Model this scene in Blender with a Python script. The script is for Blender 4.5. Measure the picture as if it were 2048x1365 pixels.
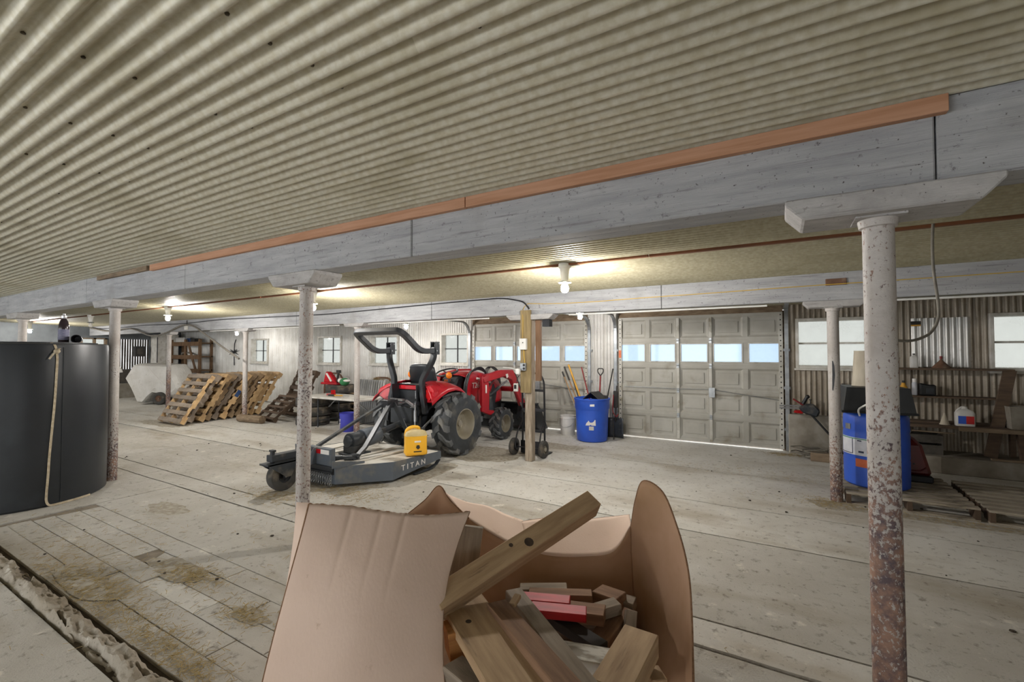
import bpy, bmesh, math, random
from mathutils import Vector, Matrix, Euler, noise
random.seed(7)
R = math.radians
for o in list(bpy.data.objects): bpy.data.objects.remove(o)
SC = bpy.context.scene
COL = SC.collection

# ------------------------------------------------------------------ camera
HC = 1.56
CAM_A, CAM_T, CAM_F = R(59.45), R(1.45), 908.0
cd = bpy.data.cameras.new('camera'); cd.lens = CAM_F / 2048 * 36; cd.sensor_width = 36; cd.clip_start = .05
CAM = bpy.data.objects.new('camera', cd); COL.objects.link(CAM)
CAM.location = (0, 0, HC); CAM.rotation_euler = (R(90) + CAM_T, 0, R(90) - CAM_A)
SC.camera = CAM
# ------------------------------------------------------------------ light
SC.view_settings.view_transform = 'Standard'; SC.view_settings.look = 'None'
SC.view_settings.exposure = EXPOSURE = 1.12; SC.view_settings.gamma = 1
SC.view_settings.use_curve_mapping = False
W = bpy.data.worlds.new('overcast_sky'); SC.world = W; W.use_nodes = True
bg = W.node_tree.nodes['Background']; bg.inputs[0].default_value = (.96, .98, 1.0, 1); bg.inputs[1].default_value = 2.15
BULB_POWER = 840.0

# ------------------------------------------------------------------ measuring helpers: photo pixel -> point in the place
_f0 = Vector((-math.cos(CAM_A), math.sin(CAM_A), 0)); _r = Vector((math.sin(CAM_A), math.cos(CAM_A), 0)); _u0 = Vector((0, 0, 1))
_f = _f0 * math.cos(CAM_T) + _u0 * math.sin(CAM_T); _u = _u0 * math.cos(CAM_T) - _f0 * math.sin(CAM_T)
def ray(x, y): return _f + _r * ((x - 1024) / CAM_F) + _u * ((682.5 - y) / CAM_F)
def atZ(x, y, z=0.0): d = ray(x, y); return Vector((0, 0, HC)) + d * ((z - HC) / d.z)
def atY(x, y, Y): d = ray(x, y); return Vector((0, 0, HC)) + d * (Y / d.y)
def atX(x, y, X): d = ray(x, y); return Vector((0, 0, HC)) + d * (X / d.x)
def atD(x, y, D): return Vector((0, 0, HC)) + ray(x, y) * D

# ------------------------------------------------------------------ materials
def lin(h):
    h = h.lstrip('#'); c = [int(h[i:i+2], 16) / 255 for i in (0, 2, 4)]
    return tuple((x / 12.92 if x <= .04045 else ((x + .055) / 1.055) ** 2.4) for x in c) + (1,)
class N:
    """small node-graph helper"""
    def __init__(s, name):
        s.m = bpy.data.materials.new(name); s.m.use_nodes = True; s.t = s.m.node_tree
        s.b = s.t.nodes['Principled BSDF']; s.o = s.t.nodes['Material Output']
    def n(s, typ, **k):
        x = s.t.nodes.new('ShaderNode' + typ)
        for a, v in k.items():
            if a.startswith('i_'): x.inputs[a[2:].replace('_', ' ')].default_value = v
            else: setattr(x, a, v)
        return x
    def l(s, a, b): s.t.links.new(a, b)
    def coord(s, scale=(1, 1, 1), kind='Object', loc=(0, 0, 0)):
        c = s.n('TexCoord'); m = s.n('Mapping'); m.inputs['Scale'].default_value = scale; m.inputs['Location'].default_value = loc
        s.l(c.outputs[kind], m.inputs['Vector']); return m.outputs[0]
    def gcoord(s, scale=(1, 1, 1)):
        c = s.n('NewGeometry'); m = s.n('Mapping'); m.inputs['Scale'].default_value = scale
        s.l(c.outputs['Position'], m.inputs['Vector']); return m.outputs[0]
    def noise(s, vec, scale, detail=4, rough=.55, lo=.35, hi=.65):
        t = s.n('TexNoise'); t.inputs['Scale'].default_value = scale; t.inputs['Detail'].default_value = detail; t.inputs['Roughness'].default_value = rough
        s.l(vec, t.inputs['Vector']); r = s.n('MapRange'); r.inputs['From Min'].default_value = lo; r.inputs['From Max'].default_value = hi
        s.l(t.outputs[0], r.inputs['Value']); return r.outputs[0]
    def mix(s, fac, a, b, blend='MIX'):
        x = s.n('Mix', data_type='RGBA', blend_type=blend)
        if isinstance(fac, (int, float)): x.inputs[0].default_value = fac
        else: s.l(fac, x.inputs[0])
        for i, v in ((6, a), (7, b)):
            if isinstance(v, tuple): x.inputs[i].default_value = v
            else: s.l(v, x.inputs[i])
        return x.outputs[2]
    def math(s, op, a, b=0.0):
        x = s.n('Math', operation=op)
        for i, v in ((0, a), (1, b)):
            if isinstance(v, (int, float)): x.inputs[i].default_value = v
            else: s.l(v, x.inputs[i])
        return x.outputs[0]
    def bump(s, h, strength=.3, dist=.01):
        b = s.n('Bump'); b.inputs['Strength'].default_value = strength; b.inputs['Distance'].default_value = dist
        s.l(h, b.inputs['Height']); s.l(b.outputs[0], s.b.inputs['Normal'])
    def base(s, c):
        if isinstance(c, tuple): s.b.inputs['Base Color'].default_value = c
        else: s.l(c, s.b.inputs['Base Color'])
M = {}
def pm(name, c1, c2=None, rough=.6, metal=0.0, scale=6, stretch=(1, 1, 1), lo=.35, hi=.65, bump=0, bscale=60, bdist=.004, c3=None, s3=2.0, lo3=.55, hi3=.7, vary=0.0, spec=.5, detail=4):
    g = N(name); v = g.coord(stretch)
    col = lin(c1)
    if c2: col = g.mix(g.noise(v, scale, detail, lo=lo, hi=hi), lin(c1), lin(c2))
    if c3: col = g.mix(g.noise(v, s3, 5, lo=lo3, hi=hi3), col, lin(c3))
    if vary:
        oi = g.n('ObjectInfo'); hs = g.n('HueSaturation')
        mr = g.n('MapRange'); mr.inputs['To Min'].default_value = 1 - vary; mr.inputs['To Max'].default_value = 1 + vary
        g.l(oi.outputs['Random'], mr.inputs['Value']); g.l(mr.outputs[0], hs.inputs['Value'])
        if isinstance(col, tuple): hs.inputs['Color'].default_value = col
        else: g.l(col, hs.inputs['Color'])
        col = hs.outputs[0]
    g.base(col); g.b.inputs['Roughness'].default_value = rough; g.b.inputs['Metallic'].default_value = metal
    g.b.inputs['Specular IOR Level'].default_value = spec
    if bump: g.bump(g.noise(v, bscale, 3, lo=.2, hi=.8), bump, bdist)
    M[name] = g.m; return g.m
def emat(name, c, s):
    g = N(name); g.b.inputs['Base Color'].default_value = lin(c); g.b.inputs['Emission Color'].default_value = lin(c); g.b.inputs['Emission Strength'].default_value = s
    M[name] = g.m; return g.m
def glassmat(name, tint, clear=.8, haze='#dfe4e6', rough=.05):
    """a dusty pane: mostly clear, partly a pale film"""
    g = N(name); t = g.t
    tr = g.n('BsdfTransparent'); tr.inputs[0].default_value = lin(tint)
    df = g.n('BsdfTranslucent'); df.inputs[0].default_value = lin(haze)
    gl = g.n('BsdfGlossy'); gl.inputs['Roughness'].default_value = rough
    a = g.n('MixShader'); b = g.n('MixShader'); b.inputs[0].default_value = .05
    v = g.coord((1, 1, 1)); f = g.noise(v, 5, 4, lo=.2, hi=.8); r = g.n('MapRange'); r.inputs['To Min'].default_value = 1 - clear - .08; r.inputs['To Max'].default_value = 1 - clear + .08
    g.l(f, r.inputs['Value']); g.l(r.outputs[0], a.inputs[0])
    g.l(tr.outputs[0], a.inputs[1]); g.l(df.outputs[0], a.inputs[2]); g.l(a.outputs[0], b.inputs[1]); g.l(gl.outputs[0], b.inputs[2]); g.l(b.outputs[0], g.o.inputs['Surface'])
    M[name] = g.m

# ------------------------------------------------------------------ mesh builder
class MB:
    def __init__(s): s.v = []; s.f = []
    def add(s, vs, fs):
        k = len(s.v); s.v += [tuple(v) for v in vs]; s.f += [tuple(i + k for i in f) for f in fs]; return s
    def bx(s, x0, x1, y0, y1, z0, z1):
        return s.add([(x0,y0,z0),(x1,y0,z0),(x1,y1,z0),(x0,y1,z0),(x0,y0,z1),(x1,y0,z1),(x1,y1,z1),(x0,y1,z1)],
                     [(0,3,2,1),(4,5,6,7),(0,1,5,4),(1,2,6,5),(2,3,7,6),(3,0,4,7)])
    def box(s, c, size, rot=None):
        h = Vector(size) / 2; m = Euler(rot).to_matrix() if rot else Matrix.Identity(3); c = Vector(c)
        p = [c + m @ Vector((h.x*a, h.y*b, h.z*d)) for d in (-1, 1) for a, b in ((-1,-1),(1,-1),(1,1),(-1,1))]
        return s.add(p, [(0,3,2,1),(4,5,6,7),(0,1,5,4),(1,2,6,5),(2,3,7,6),(3,0,4,7)])
    def bar(s, a, b, w, h, up=(0, 0, 1), w2=None, h2=None):
        a = Vector(a); b = Vector(b); d = (b - a).normalized(); up = Vector(up)
        if abs(d.dot(up)) > .98: up = Vector((1, 0, 0))
        x = d.cross(up).normalized(); y = x.cross(d).normalized(); p = []
        for q, ww, hh in ((a, w, h), (b, w2 or w, h2 or h)):
            p += [q - x*ww/2 - y*hh/2, q + x*ww/2 - y*hh/2, q + x*ww/2 + y*hh/2, q - x*ww/2 + y*hh/2]
        return s.add(p, [(0,3,2,1),(4,5,6,7),(0,1,5,4),(1,2,6,5),(2,3,7,6),(3,0,4,7)])
    def cyl(s, a, b, r, r2=None, n=16, caps=True):
        a = Vector(a); b = Vector(b); d = (b - a).normalized(); r2 = r if r2 is None else r2
        up = Vector((0, 0, 1)) if abs(d.z) < .9 else Vector((1, 0, 0)); x = d.cross(up).normalized(); y = d.cross(x)
        p = []
        for q, rr in ((a, r), (b, r2)):
            for i in range(n): t = 2*math.pi*i/n; p.append(q + x*math.cos(t)*rr + y*math.sin(t)*rr)
        f = [(i, (i+1) % n, n + (i+1) % n, n + i) for i in range(n)]
        if caps: f += [tuple(range(n))[::-1], tuple(range(n, 2*n))]
        return s.add(p, f)
    def tube(s, pts, r, n=8, closed=False, rect=None, up=(0, 0, 1), caps=True):
        """round (r) or rectangular (rect=(w,h)) section swept along pts"""
        P = [Vector(p) for p in pts]; k = len(P); rs = r if isinstance(r, (list, tuple)) else [r]*k
        tang = []
        for i in range(k):
            if closed: t = P[(i+1) % k] - P[i-1]
            else: t = P[min(i+1, k-1)] - P[max(i-1, 0)]
            tang.append(t.normalized())
        up = Vector(up); x = tang[0].cross(up)
        if x.length < .1: x = tang[0].cross(Vector((1, 0, 0)))
        x.normalize(); vs = []
        for i in range(k):
            x = (x - tang[i]*x.dot(tang[i])).normalized(); y = x.cross(tang[i])
            if rect:
                w, h = rect; ring = [(-w/2,-h/2),(w/2,-h/2),(w/2,h/2),(-w/2,h/2)]
            else: ring = [(math.cos(2*math.pi*j/n)*rs[i], math.sin(2*math.pi*j/n)*rs[i]) for j in range(n)]
            vs += [P[i] + x*a + y*b for a, b in ring]
        m = 4 if rect else n; f = []
        for i in range(k if closed else k-1):
            a = i*m; b = ((i+1) % k)*m
            f += [(a+j, b+j, b+(j+1) % m, a+(j+1) % m) for j in range(m)]
        if not closed and caps: f += [tuple(range(m)), tuple(range((k-1)*m, k*m))[::-1]]
        return s.add(vs, f)
    def lathe(s, prof, n=24, c=(0, 0, 0), axis='z', cap=True, a0=0, a1=2*math.pi):
        c = Vector(c); vs = []; full = abs(a1-a0-2*math.pi) < 1e-6; k = n if full else n+1
        for r, h in prof:
            for i in range(k):
                t = a0 + (a1-a0)*i/n; u, v = r*math.cos(t), r*math.sin(t)
                vs.append(c + (Vector((u, v, h)) if axis == 'z' else Vector((h, u, v)) if axis == 'x' else Vector((u, h, v))))
        f = []
        for j in range(len(prof)-1):
            for i in range(n):
                a, b = j*k+i, j*k+(i+1) % k
                f.append((a, b, b+k, a+k))
        if cap and full:
            if prof[0][0] > 1e-4: f.append(tuple(range(k))[::-1])
            if prof[-1][0] > 1e-4: f.append(tuple(range((len(prof)-1)*k, len(prof)*k)))
        return s.add(vs, f)
    def prism(s, poly, a, b, plane='yz'):
        """polygon in a plane extruded from a to b along the third axis"""
        mk = {'yz': lambda p, t: (t, p[0], p[1]), 'xz': lambda p, t: (p[0], t, p[1]), 'xy': lambda p, t: (p[0], p[1], t)}[plane]
        n = len(poly); return s.add([mk(p, a) for p in poly] + [mk(p, b) for p in poly],
            [tuple(range(n))[::-1], tuple(range(n, 2*n))] + [(i, (i+1) % n, n+(i+1) % n, n+i) for i in range(n)])
    def ball(s, c, r, n=12, sc=(1, 1, 1)):
        c = Vector(c); prof = [(max(1e-5, math.sin(math.pi*j/(n//2)))*r, -math.cos(math.pi*j/(n//2))*r) for j in range(n//2+1)]
        k = len(s.v); s.lathe(prof, n, (0, 0, 0), cap=False)
        s.v[k:] = [(c.x+v[0]*sc[0], c.y+v[1]*sc[1], c.z+v[2]*sc[2]) for v in s.v[k:]]; return s
    def grid(s, fn, nu, nv):
        vs = [fn(i/nu, j/nv) for j in range(nv+1) for i in range(nu+1)]
        return s.add(vs, [(j*(nu+1)+i, j*(nu+1)+i+1, (j+1)*(nu+1)+i+1, (j+1)*(nu+1)+i) for j in range(nv) for i in range(nu)])
    def mesh(s, name, mat, smooth=None):
        me = bpy.data.meshes.new(name); me.from_pydata(s.v, [], s.f)
        b = bmesh.new(); b.from_mesh(me); bmesh.ops.recalc_face_normals(b, faces=b.faces); b.to_mesh(me); b.free()
        me.materials.append(M[mat] if isinstance(mat, str) else mat)
        if smooth is not None:
            me.polygons.foreach_set('use_smooth', [True]*len(me.polygons)); me.set_sharp_from_angle(angle=R(smooth))
        return me
    def build(s, name, mat, parent=None, smooth=None, bevel=0, thick=0, sub=0, thick_off=0):
        o = bpy.data.objects.new(name, s.mesh(name, mat, smooth)); COL.objects.link(o); o.parent = parent
        if thick: k = o.modifiers.new('thickness', 'SOLIDIFY'); k.thickness = thick; k.offset = thick_off
        if bevel: k = o.modifiers.new('edge', 'BEVEL'); k.width = bevel; k.segments = 1; k.limit_method = 'ANGLE'
        if sub: k = o.modifiers.new('round', 'SUBSURF'); k.levels = sub; k.render_levels = sub
        return o
def tag(o, label, cat, group=None, kind=None):
    o['label'] = label; o['category'] = cat
    if group: o['group'] = group
    if kind: o['kind'] = kind
    return o
def thing(name, label, cat, loc=(0, 0, 0), rz=0, group=None, kind=None):
    o = bpy.data.objects.new(name, None); COL.objects.link(o); o.location = loc; o.rotation_euler = (0, 0, rz); o.empty_display_size = .1
    return tag(o, label, cat, group, kind)
def inst(name, me, parent, loc=(0, 0, 0), rot=(0, 0, 0), scale=(1, 1, 1)):
    o = bpy.data.objects.new(name, me); COL.objects.link(o); o.parent = parent; o.location = loc; o.rotation_euler = rot; o.scale = scale; return o
def copy_tree(o, parent=None):
    c = o.copy(); COL.objects.link(c); c.parent = parent
    for ch in [x for x in bpy.data.objects if x.parent == o]: copy_tree(ch, c)
    return c
def lettering(name, text, size, mat, parent, loc, rot, depth=.001, sx=1.0, align='CENTER'):
    """flat lettering turned into a mesh"""
    cu = bpy.data.curves.new(name, 'FONT'); cu.body = text; cu.size = size; cu.extrude = depth; cu.align_x = align; cu.align_y = 'CENTER'; cu.resolution_u = 3
    t = bpy.data.objects.new(name + '_source', cu); COL.objects.link(t); bpy.context.view_layer.update()
    me = bpy.data.meshes.new_from_object(t.evaluated_get(bpy.context.evaluated_depsgraph_get())); bpy.data.objects.remove(t); bpy.data.curves.remove(cu)
    me.name = name; me.materials.clear(); me.materials.append(M[mat])
    o = bpy.data.objects.new(name, me); COL.objects.link(o); o.parent = parent; o.location = loc; o.rotation_euler = rot; o.scale = (sx, 1, 1); return o
def arc(c, r, a0, a1, n, plane='yz', x=0):
    out = []
    for i in range(n+1):
        t = a0 + (a1-a0)*i/n; u, v = c[0]+r*math.cos(t), c[1]+r*math.sin(t)
        out.append({'yz': (x, u, v), 'xz': (u, x, v), 'xy': (u, v, x)}[plane])
    return out
def fillet(pts, r, n=5):
    """round the corners of a polyline"""
    P = [Vector(p) for p in pts]; out = [P[0]]
    for i in range(1, len(P)-1):
        a, b, c = P[i-1], P[i], P[i+1]; d1 = (a-b); d2 = (c-b); k = min(r, d1.length*.48, d2.length*.48)
        p = b + d1.normalized()*k; q = b + d2.normalized()*k
        for j in range(n+1): t = j/n; out.append(p*(1-t)**2 + b*2*t*(1-t) + q*t*t)
    out.append(P[-1]); return out
# ------------------------------------------------------------------ surface materials
def mk_floor(name, base, dark, brown, straw=True):
    g = N(name); v = g.gcoord()
    c = g.mix(g.noise(v, 1.3, 6, .6, .32, .7), lin(base), lin(dark))
    c = g.mix(g.noise(g.gcoord((.6, 1.6, 1)), .9, 5, .6, .52, .68), c, lin(brown))
    c = g.mix(g.noise(v, 14, 5, .7, .56, .74), c, lin('#6f675a'))
    c = g.mix(g.noise(v, 48, 3, .6, .66, .74), c, lin('#6a6358'))
    c = g.mix(g.noise(v, 5, 6, .7, .60, .70), c, lin('#d6d1c6'))
    g.base(c); g.b.inputs['Roughness'].default_value = .82; g.b.inputs['Specular IOR Level'].default_value = .3
    h = g.math('ADD', g.noise(v, 9, 6, .65, .2, .8), g.noise(v, 90, 3, .6, .2, .8)); g.bump(h, .45, .006); M[name] = g.m
mk_floor('concrete', '#d3d1cb', '#c0bcb3', '#aea698')
mk_floor('concrete_old', '#c0bdb6', '#aba69c', '#9e9585')
mk_floor('concrete_crumbled', '#a79f92', '#8f8575', '#857862')
pm('joint_fill', '#8b8172', '#766c5d', rough=.95, scale=12)
mk_floor('concrete_pale', '#d2cfc8', '#bcb7ae', '#a89d8a')
pm('joint_dirt', '#5d5345', '#463d32', rough=.95, scale=9)
pm('cast_concrete', '#a39d92', '#857e72', rough=.9, scale=4, bump=.4, bscale=30, c3='#6f6659', s3=1.6)
pm('ceiling_sheet', '#d6d2c2', '#c6bfa8', rough=.40, metal=.30, scale=30, c3='#a49b7c', s3=1.1, lo3=.5, hi3=.72, bump=.15, bscale=220, bdist=.002)
pm('ceiling_sheet_olive', '#a39d86', '#908a72', rough=.45, metal=.0, scale=30, c3='#7e785f', s3=1.1, lo3=.5, hi3=.72)  # darker copy of the ceiling sheet; the inner bays' shade is in its colour
def mk_sheet(name, a, b, streak, amt, metal=.35):
    g = N(name); v = g.gcoord()
    c = g.mix(g.noise(v, 3, 5, .6, .35, .7), lin(a), lin(b))
    c = g.mix(g.math('MULTIPLY', g.noise(g.gcoord((14, 14, .5)), 1.0, 5, .65, .45, .75), amt), c, lin(streak))
    c = g.mix(g.math('MULTIPLY', g.noise(v, 26, 4, .7, .6, .72), amt), c, lin('#6a5f50'))
    g.base(c); g.b.inputs['Roughness'].default_value = .45; g.b.inputs['Metallic'].default_value = metal; g.bump(g.noise(v, 120, 2, .5, .2, .8), .12, .002); M[name] = g.m
mk_sheet('wall_sheet', '#d9d8d4', '#c4c2bd', '#948b7e', .45, .25)
mk_sheet('wall_sheet_dirty', '#b5ab9c', '#978b79', '#574d40', .85, .1)
mk_sheet('wall_sheet_new', '#dcdcda', '#c9c8c4', '#8e8474', .35, .45)
pm('slat_dark', '#3d3933', '#55504a', rough=.8, scale=8)
def mk_white(name, a, b, dark, stretch):
    g = N(name); v = g.coord(stretch)
    c = g.mix(g.noise(v, 3.5, 6, .65, .3, .7), lin(a), lin(b))
    c = g.mix(g.noise(g.coord((.35, 5, 9)), 6, 6, .7, .56, .78), c, lin(dark))
    c = g.mix(g.noise(g.coord(), 24, 5, .75, .60, .72), c, lin(dark))
    c = g.mix(g.noise(g.coord(), 60, 2, .5, .70, .76), c, lin('#4d4845'))
    c = g.mix(g.noise(g.coord(), 2.2, 4, .6, .58, .8), c, lin('#8f8e8c'))
    g.base(c); g.b.inputs['Roughness'].default_value = .75; g.bump(g.noise(g.coord((stretch[0]*2, stretch[1]*6, stretch[2]*6)), 9, 5, .7, .2, .8), .5, .004); M[name] = g.m
mk_white('whitewash', '#b4b5b6', '#949598', '#656264', (.5, 5, 5))
mk_white('whitewash_block', '#b9b7b5', '#9a9795', '#5e564e', (2, 3, 3))
pm('wood_orange', '#b98d70', '#a87a5b', rough=.7, scale=5, stretch=(.5, 9, 9), c3='#7c4a2e', s3=9, lo3=.68, hi3=.76)
pm('wood_batten', '#7f4f30', '#5f3a22', rough=.8, scale=5, stretch=(.5, 6, 6))
pm('wood_old', '#8c7a64', '#6a5946', rough=.85, scale=6, stretch=(1, 5, 5), bump=.3)
pm('wood_post', '#a59886', '#837564', rough=.85, scale=7, stretch=(5, 5, .6), bump=.3, c3='#bdb3a4', s3=4)
pm('galvanized', '#a9adb0', '#8d9194', rough=.38, metal=.75, scale=8)
pm('white_paint', '#dcdad4', '#c3bfb4', rough=.6, scale=8, c3='#8a7d68', s3=5, lo3=.62, hi3=.75)
pm('white_pvc', '#e4e4e0', '#d2d1cb', rough=.4, scale=6)
pm('black_iron', '#26262a', '#17171a', rough=.45, metal=.2, scale=9)
pm('black_cable', '#25262a', rough=.6); pm('yellow_cable', '#c9a53c', rough=.5)
pm('nail_steel', '#6b6252', '#4a4238', rough=.5, metal=.5, scale=20)
pm('door_skin', '#b3b1a9', '#a3a096', rough=.55, scale=2.2, c3='#8b8371', s3=3.2, lo3=.56, hi3=.78, bump=.1, bscale=90)
pm('door_trim', '#c9c7bf', '#b2afa5', rough=.5, scale=4, c3='#8f8774', s3=6)
pm('orange_label', '#d9774d', '#c9633b', rough=.6, scale=9)
glassmat('pane_clear', '#b2b3b0', .72, '#a8a9a6'); glassmat('pane_frosted', '#aeb8c2', .6, '#b4bfca')
def mk_post(name, k0, k1, zlo, zmid):
    """whitewashed iron pipe, flaking to rust lower down"""
    g = N(name); v = g.coord(); sep = g.n('SeparateXYZ'); g.l(v, sep.inputs[0])
    n1 = g.noise(g.coord((1, 1, .8)), 62, 7, .72, .25, .75); n2 = g.noise(v, 5, 4, .6, .3, .7)
    thr = g.n('MapRange'); thr.inputs['From Min'].default_value = zlo; thr.inputs['From Max'].default_value = zmid; thr.inputs['To Min'].default_value = k0; thr.inputs['To Max'].default_value = k1
    g.l(sep.outputs[2], thr.inputs['Value'])
    mixn = g.math('ADD', g.math('MULTIPLY', n1, .82), g.math('MULTIPLY', n2, .18))
    d = g.n('MapRange'); g.l(g.math('SUBTRACT', thr.outputs[0], mixn), d.inputs['Value']); d.inputs['From Min'].default_value = 0; d.inputs['From Max'].default_value = .06
    white = g.mix(n2, lin('#c4c0bc'), lin('#a59d96')); rust = g.mix(g.noise(v, 11, 5, .7, .40, .60), lin('#54464a'), lin('#977664'))
    g.base(g.mix(d.outputs[0], white, rust)); g.b.inputs['Roughness'].default_value = .6
    g.bump(g.math('SUBTRACT', g.noise(v, 60, 3, .6, .2, .8), g.math('MULTIPLY', d.outputs[0], 1.2)), .5, .003); M[name] = g.m
mk_post('post_rusty', .65, .35, .75, 1.4); mk_post('post_worn', .45, .40, .2, 1.8); mk_post('post_grey', .60, .32, .15, 1.05)

# ------------------------------------------------------------------ floor: slabs with recessed joints
XL, XR, YB, YW = -19.5, 4.4, -4.0, 8.4
FL = MB().bx(XL-.3, XR+.3, YB-.2, YW+1.6, -.30, -.022).build('floor', 'joint_dirt'); tag(FL, 'grey concrete barn floor of broad worn slabs', 'floor', kind='structure')
def jag(x, seed, amp): return (noise.noise(Vector((x*1.1, seed, .3))) * .6 + noise.noise(Vector((x*5, seed, 1.3))) * .4) * amp
rowsY = [(YB, 0.0, 'concrete_old', 0), (.93, 0, 'concrete_old', 1), (1.08, 0, 'concrete_old', 1), (2.61, .012, 'concrete_old', 2), (2.88, .012, 'concrete_pale', 3), (4.25, .02, 'concrete_old', 4), (5.13, .03, 'concrete', 5), (6.55, .16, 'concrete', 6), (YW+.1, 0, 'concrete', 7)]
random.seed(3)
def slab(xa, xb, k, gap=.006, top=0.0, mat=None):
    gy = .011 if k >= 3 else .005
    y0, a0, m0, s0 = rowsY[k]; y1, a1, m1, s1 = rowsY[k+1]; n = max(6, int((xb-xa)/.12)); lo = []; hi = []
    xs = [xa+gap + (xb-xa-2*gap)*i/n for i in range(n+1)]
    lo = [(x, y0+jag(x, s0*3.7, a0)+gy) for x in xs]; hi = [(x, y1+jag(x, s1*3.7, a1)-gy) for x in xs]
    b = MB(); m = n+1; vs = [(x, y, top) for x, y in lo] + [(x, y, top) for x, y in hi] + [(x, y, top-.05) for x, y in lo] + [(x, y, top-.05) for x, y in hi]
    f = []
    for i in range(n): f += [(i, i+1, m+i+1, m+i), (i, 2*m+i, 2*m+i+1, i+1), (m+i, m+i+1, 3*m+i+1, 3*m+i)]
    f += [(0, m, 3*m, 2*m), (n, 2*m+n, 3*m+n, m+n)]
    b.add(vs, f); o = b.build('slab', mat or m1, FL); return o
cuts = {0: [XL, -14, -9.3, -4.9, -.2, XR], 2: [-1.9, .9, XR], 3: [XL, -15.2, -10.9, -7.05, -4.1, -.6, .75, XR], 4: [XL, -13.5, -8.6, -5.1, XR], 5: [XL, -15, -10.2, -5.9, XR], 6: [XL, -16.1, -11.7, -6.4, XR], 7: [XL, -14.2, -9.6, -5.1, XR]}
for k, xs in cuts.items():
    for a, b in zip(xs, xs[1:]): slab(a, b, k, top=random.uniform(-.004, .003) if k != 3 else (.006 if b > -.5 else 0), mat='concrete_old' if k == 3 and b < -.5 else None)
slab(XL, -6.1, 2); slab(XL, -6.11, 1); slab(-1.0, XR, 1)
MB().bx(-6.09, -1.9, 1.09, 2.6, -.022, -.007).build('joint_filling', 'joint_fill', FL)
# stable pavers beside the old gutter
random.seed(11)
pav = [MB().bx(-.5, .5, -.5, .5, -.06, 0).mesh('paver', m) for m in ('concrete_old', 'concrete')]
y = 1.09
for r in range(5):
    w = [.15, .16, .15, .17, .16][r]; x = -6.09 + random.uniform(0, .2); 
    while x < -1.92:
        L = min(random.choice([.72, .95, 1.25, 1.5]), -1.9-x)
        if L > .08:
            inst('paver', pav[random.random() < .05], FL, (x+L/2, y+w/2, random.uniform(-.005, .001)), (random.uniform(-.008, .008), random.uniform(-.006, .006), random.uniform(-.004, .004)), (L-random.uniform(.004, .008), w-random.uniform(.004, .009), 1))
        x += L
    y += w
pm2 = MB().bx(-6.09, -1.905, y+.004, 2.60, -.06, 0).build('slab', 'concrete_old', FL)
# the old gutter: a crumbled concrete strip between two slab edges
def gut(u, v):
    x = -6.1 + u*5.1; t = abs(v-.5)*2; n = noise.noise(Vector((x*5, v*2.2, 0))); n2 = noise.noise(Vector((x*15, v*6, 4))); n3 = noise.noise(Vector((x*2.1, v*3, 9)))
    y = .935 + v*.14 + .012*noise.noise(Vector((x*6, 3, v)))
    return (x, y, -.022 + .050*(1-t**3) + .034*n + .020*n2 - .055*max(0, min(1, (n3-.22)*9))*(1-t*t) - .03*t**6 + .008*noise.noise(Vector((x*40, v*14, 2))))
MB().grid(gut, 640, 20).build('crumbled_gutter', 'concrete_crumbled', FL, smooth=60)
# step along the right end of the door wall
o = MB().bx(1.55, XR, 7.86, YW+.05, 0, .215).build('kerb', 'cast_concrete', bevel=.012); tag(o, 'raised concrete ledge along the floor under the workbench', 'ledge', kind='structure')

# ------------------------------------------------------------------ ceiling of corrugated sheets
PITCH, AMP = .0678, .0165
CE = MB().bx(XL-.3, XR+.3, YB-.3, YW+.4, 2.60, 2.72).build('ceiling', 'wood_old'); tag(CE, 'low barn ceiling of dull corrugated metal sheets', 'ceiling', kind='structure')
def cor(per, L, ax='y', step=8, sub=1):
    """a corrugated sheet: waves along y (ceiling, length in x) or along x (wall, length in z)"""
    b = MB(); n = per*step; vs = []
    for j in range(sub+1):
        for i in range(n+1):
            t = i/step*PITCH; h = (AMP if ax == 'y' else .015)*math.cos(2*math.pi*i/step)
            vs.append((L*j/sub, t, h) if ax == 'y' else (t, h, L*j/sub))
    b.add(vs, [(j*(n+1)+i, j*(n+1)+i+1, (j+1)*(n+1)+i+1, (j+1)*(n+1)+i) for j in range(sub) for i in range(n)]); return b
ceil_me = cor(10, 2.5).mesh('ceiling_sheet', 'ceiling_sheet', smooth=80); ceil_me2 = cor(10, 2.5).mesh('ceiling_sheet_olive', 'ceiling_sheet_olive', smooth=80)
def ceil_z(Y): return 2.512 if Y < 2.3 else 2.50 - .0286*(Y-2.4)
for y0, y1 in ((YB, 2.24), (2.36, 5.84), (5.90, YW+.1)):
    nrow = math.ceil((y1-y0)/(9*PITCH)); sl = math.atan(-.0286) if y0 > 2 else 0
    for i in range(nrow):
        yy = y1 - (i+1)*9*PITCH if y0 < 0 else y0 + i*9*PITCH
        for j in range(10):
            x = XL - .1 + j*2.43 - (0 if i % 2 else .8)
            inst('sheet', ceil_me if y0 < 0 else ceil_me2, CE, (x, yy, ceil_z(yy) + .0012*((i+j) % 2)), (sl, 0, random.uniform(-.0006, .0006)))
b = MB()
for r in range(-15, 6):
    for k in range(34):
        yy = 2.24 - PITCH*(2*k+1.5+ (.5 if 0 else 0)); yy = 2.24 - 9*PITCH*0 - PITCH*(2*k+1)
        if yy < .1: break
        if random.random() < .12: continue
        x = -.15 + r*.6 + random.uniform(-.012, .012); z = 2.512+AMP-.004
        b.lathe([(.0015, -.003), (.006, -.002), (.0075, .004)], 7, (x, yy, z))
o = b.build('nail_heads', 'nail_steel', CE); o['kind'] = 'stuff'

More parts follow.
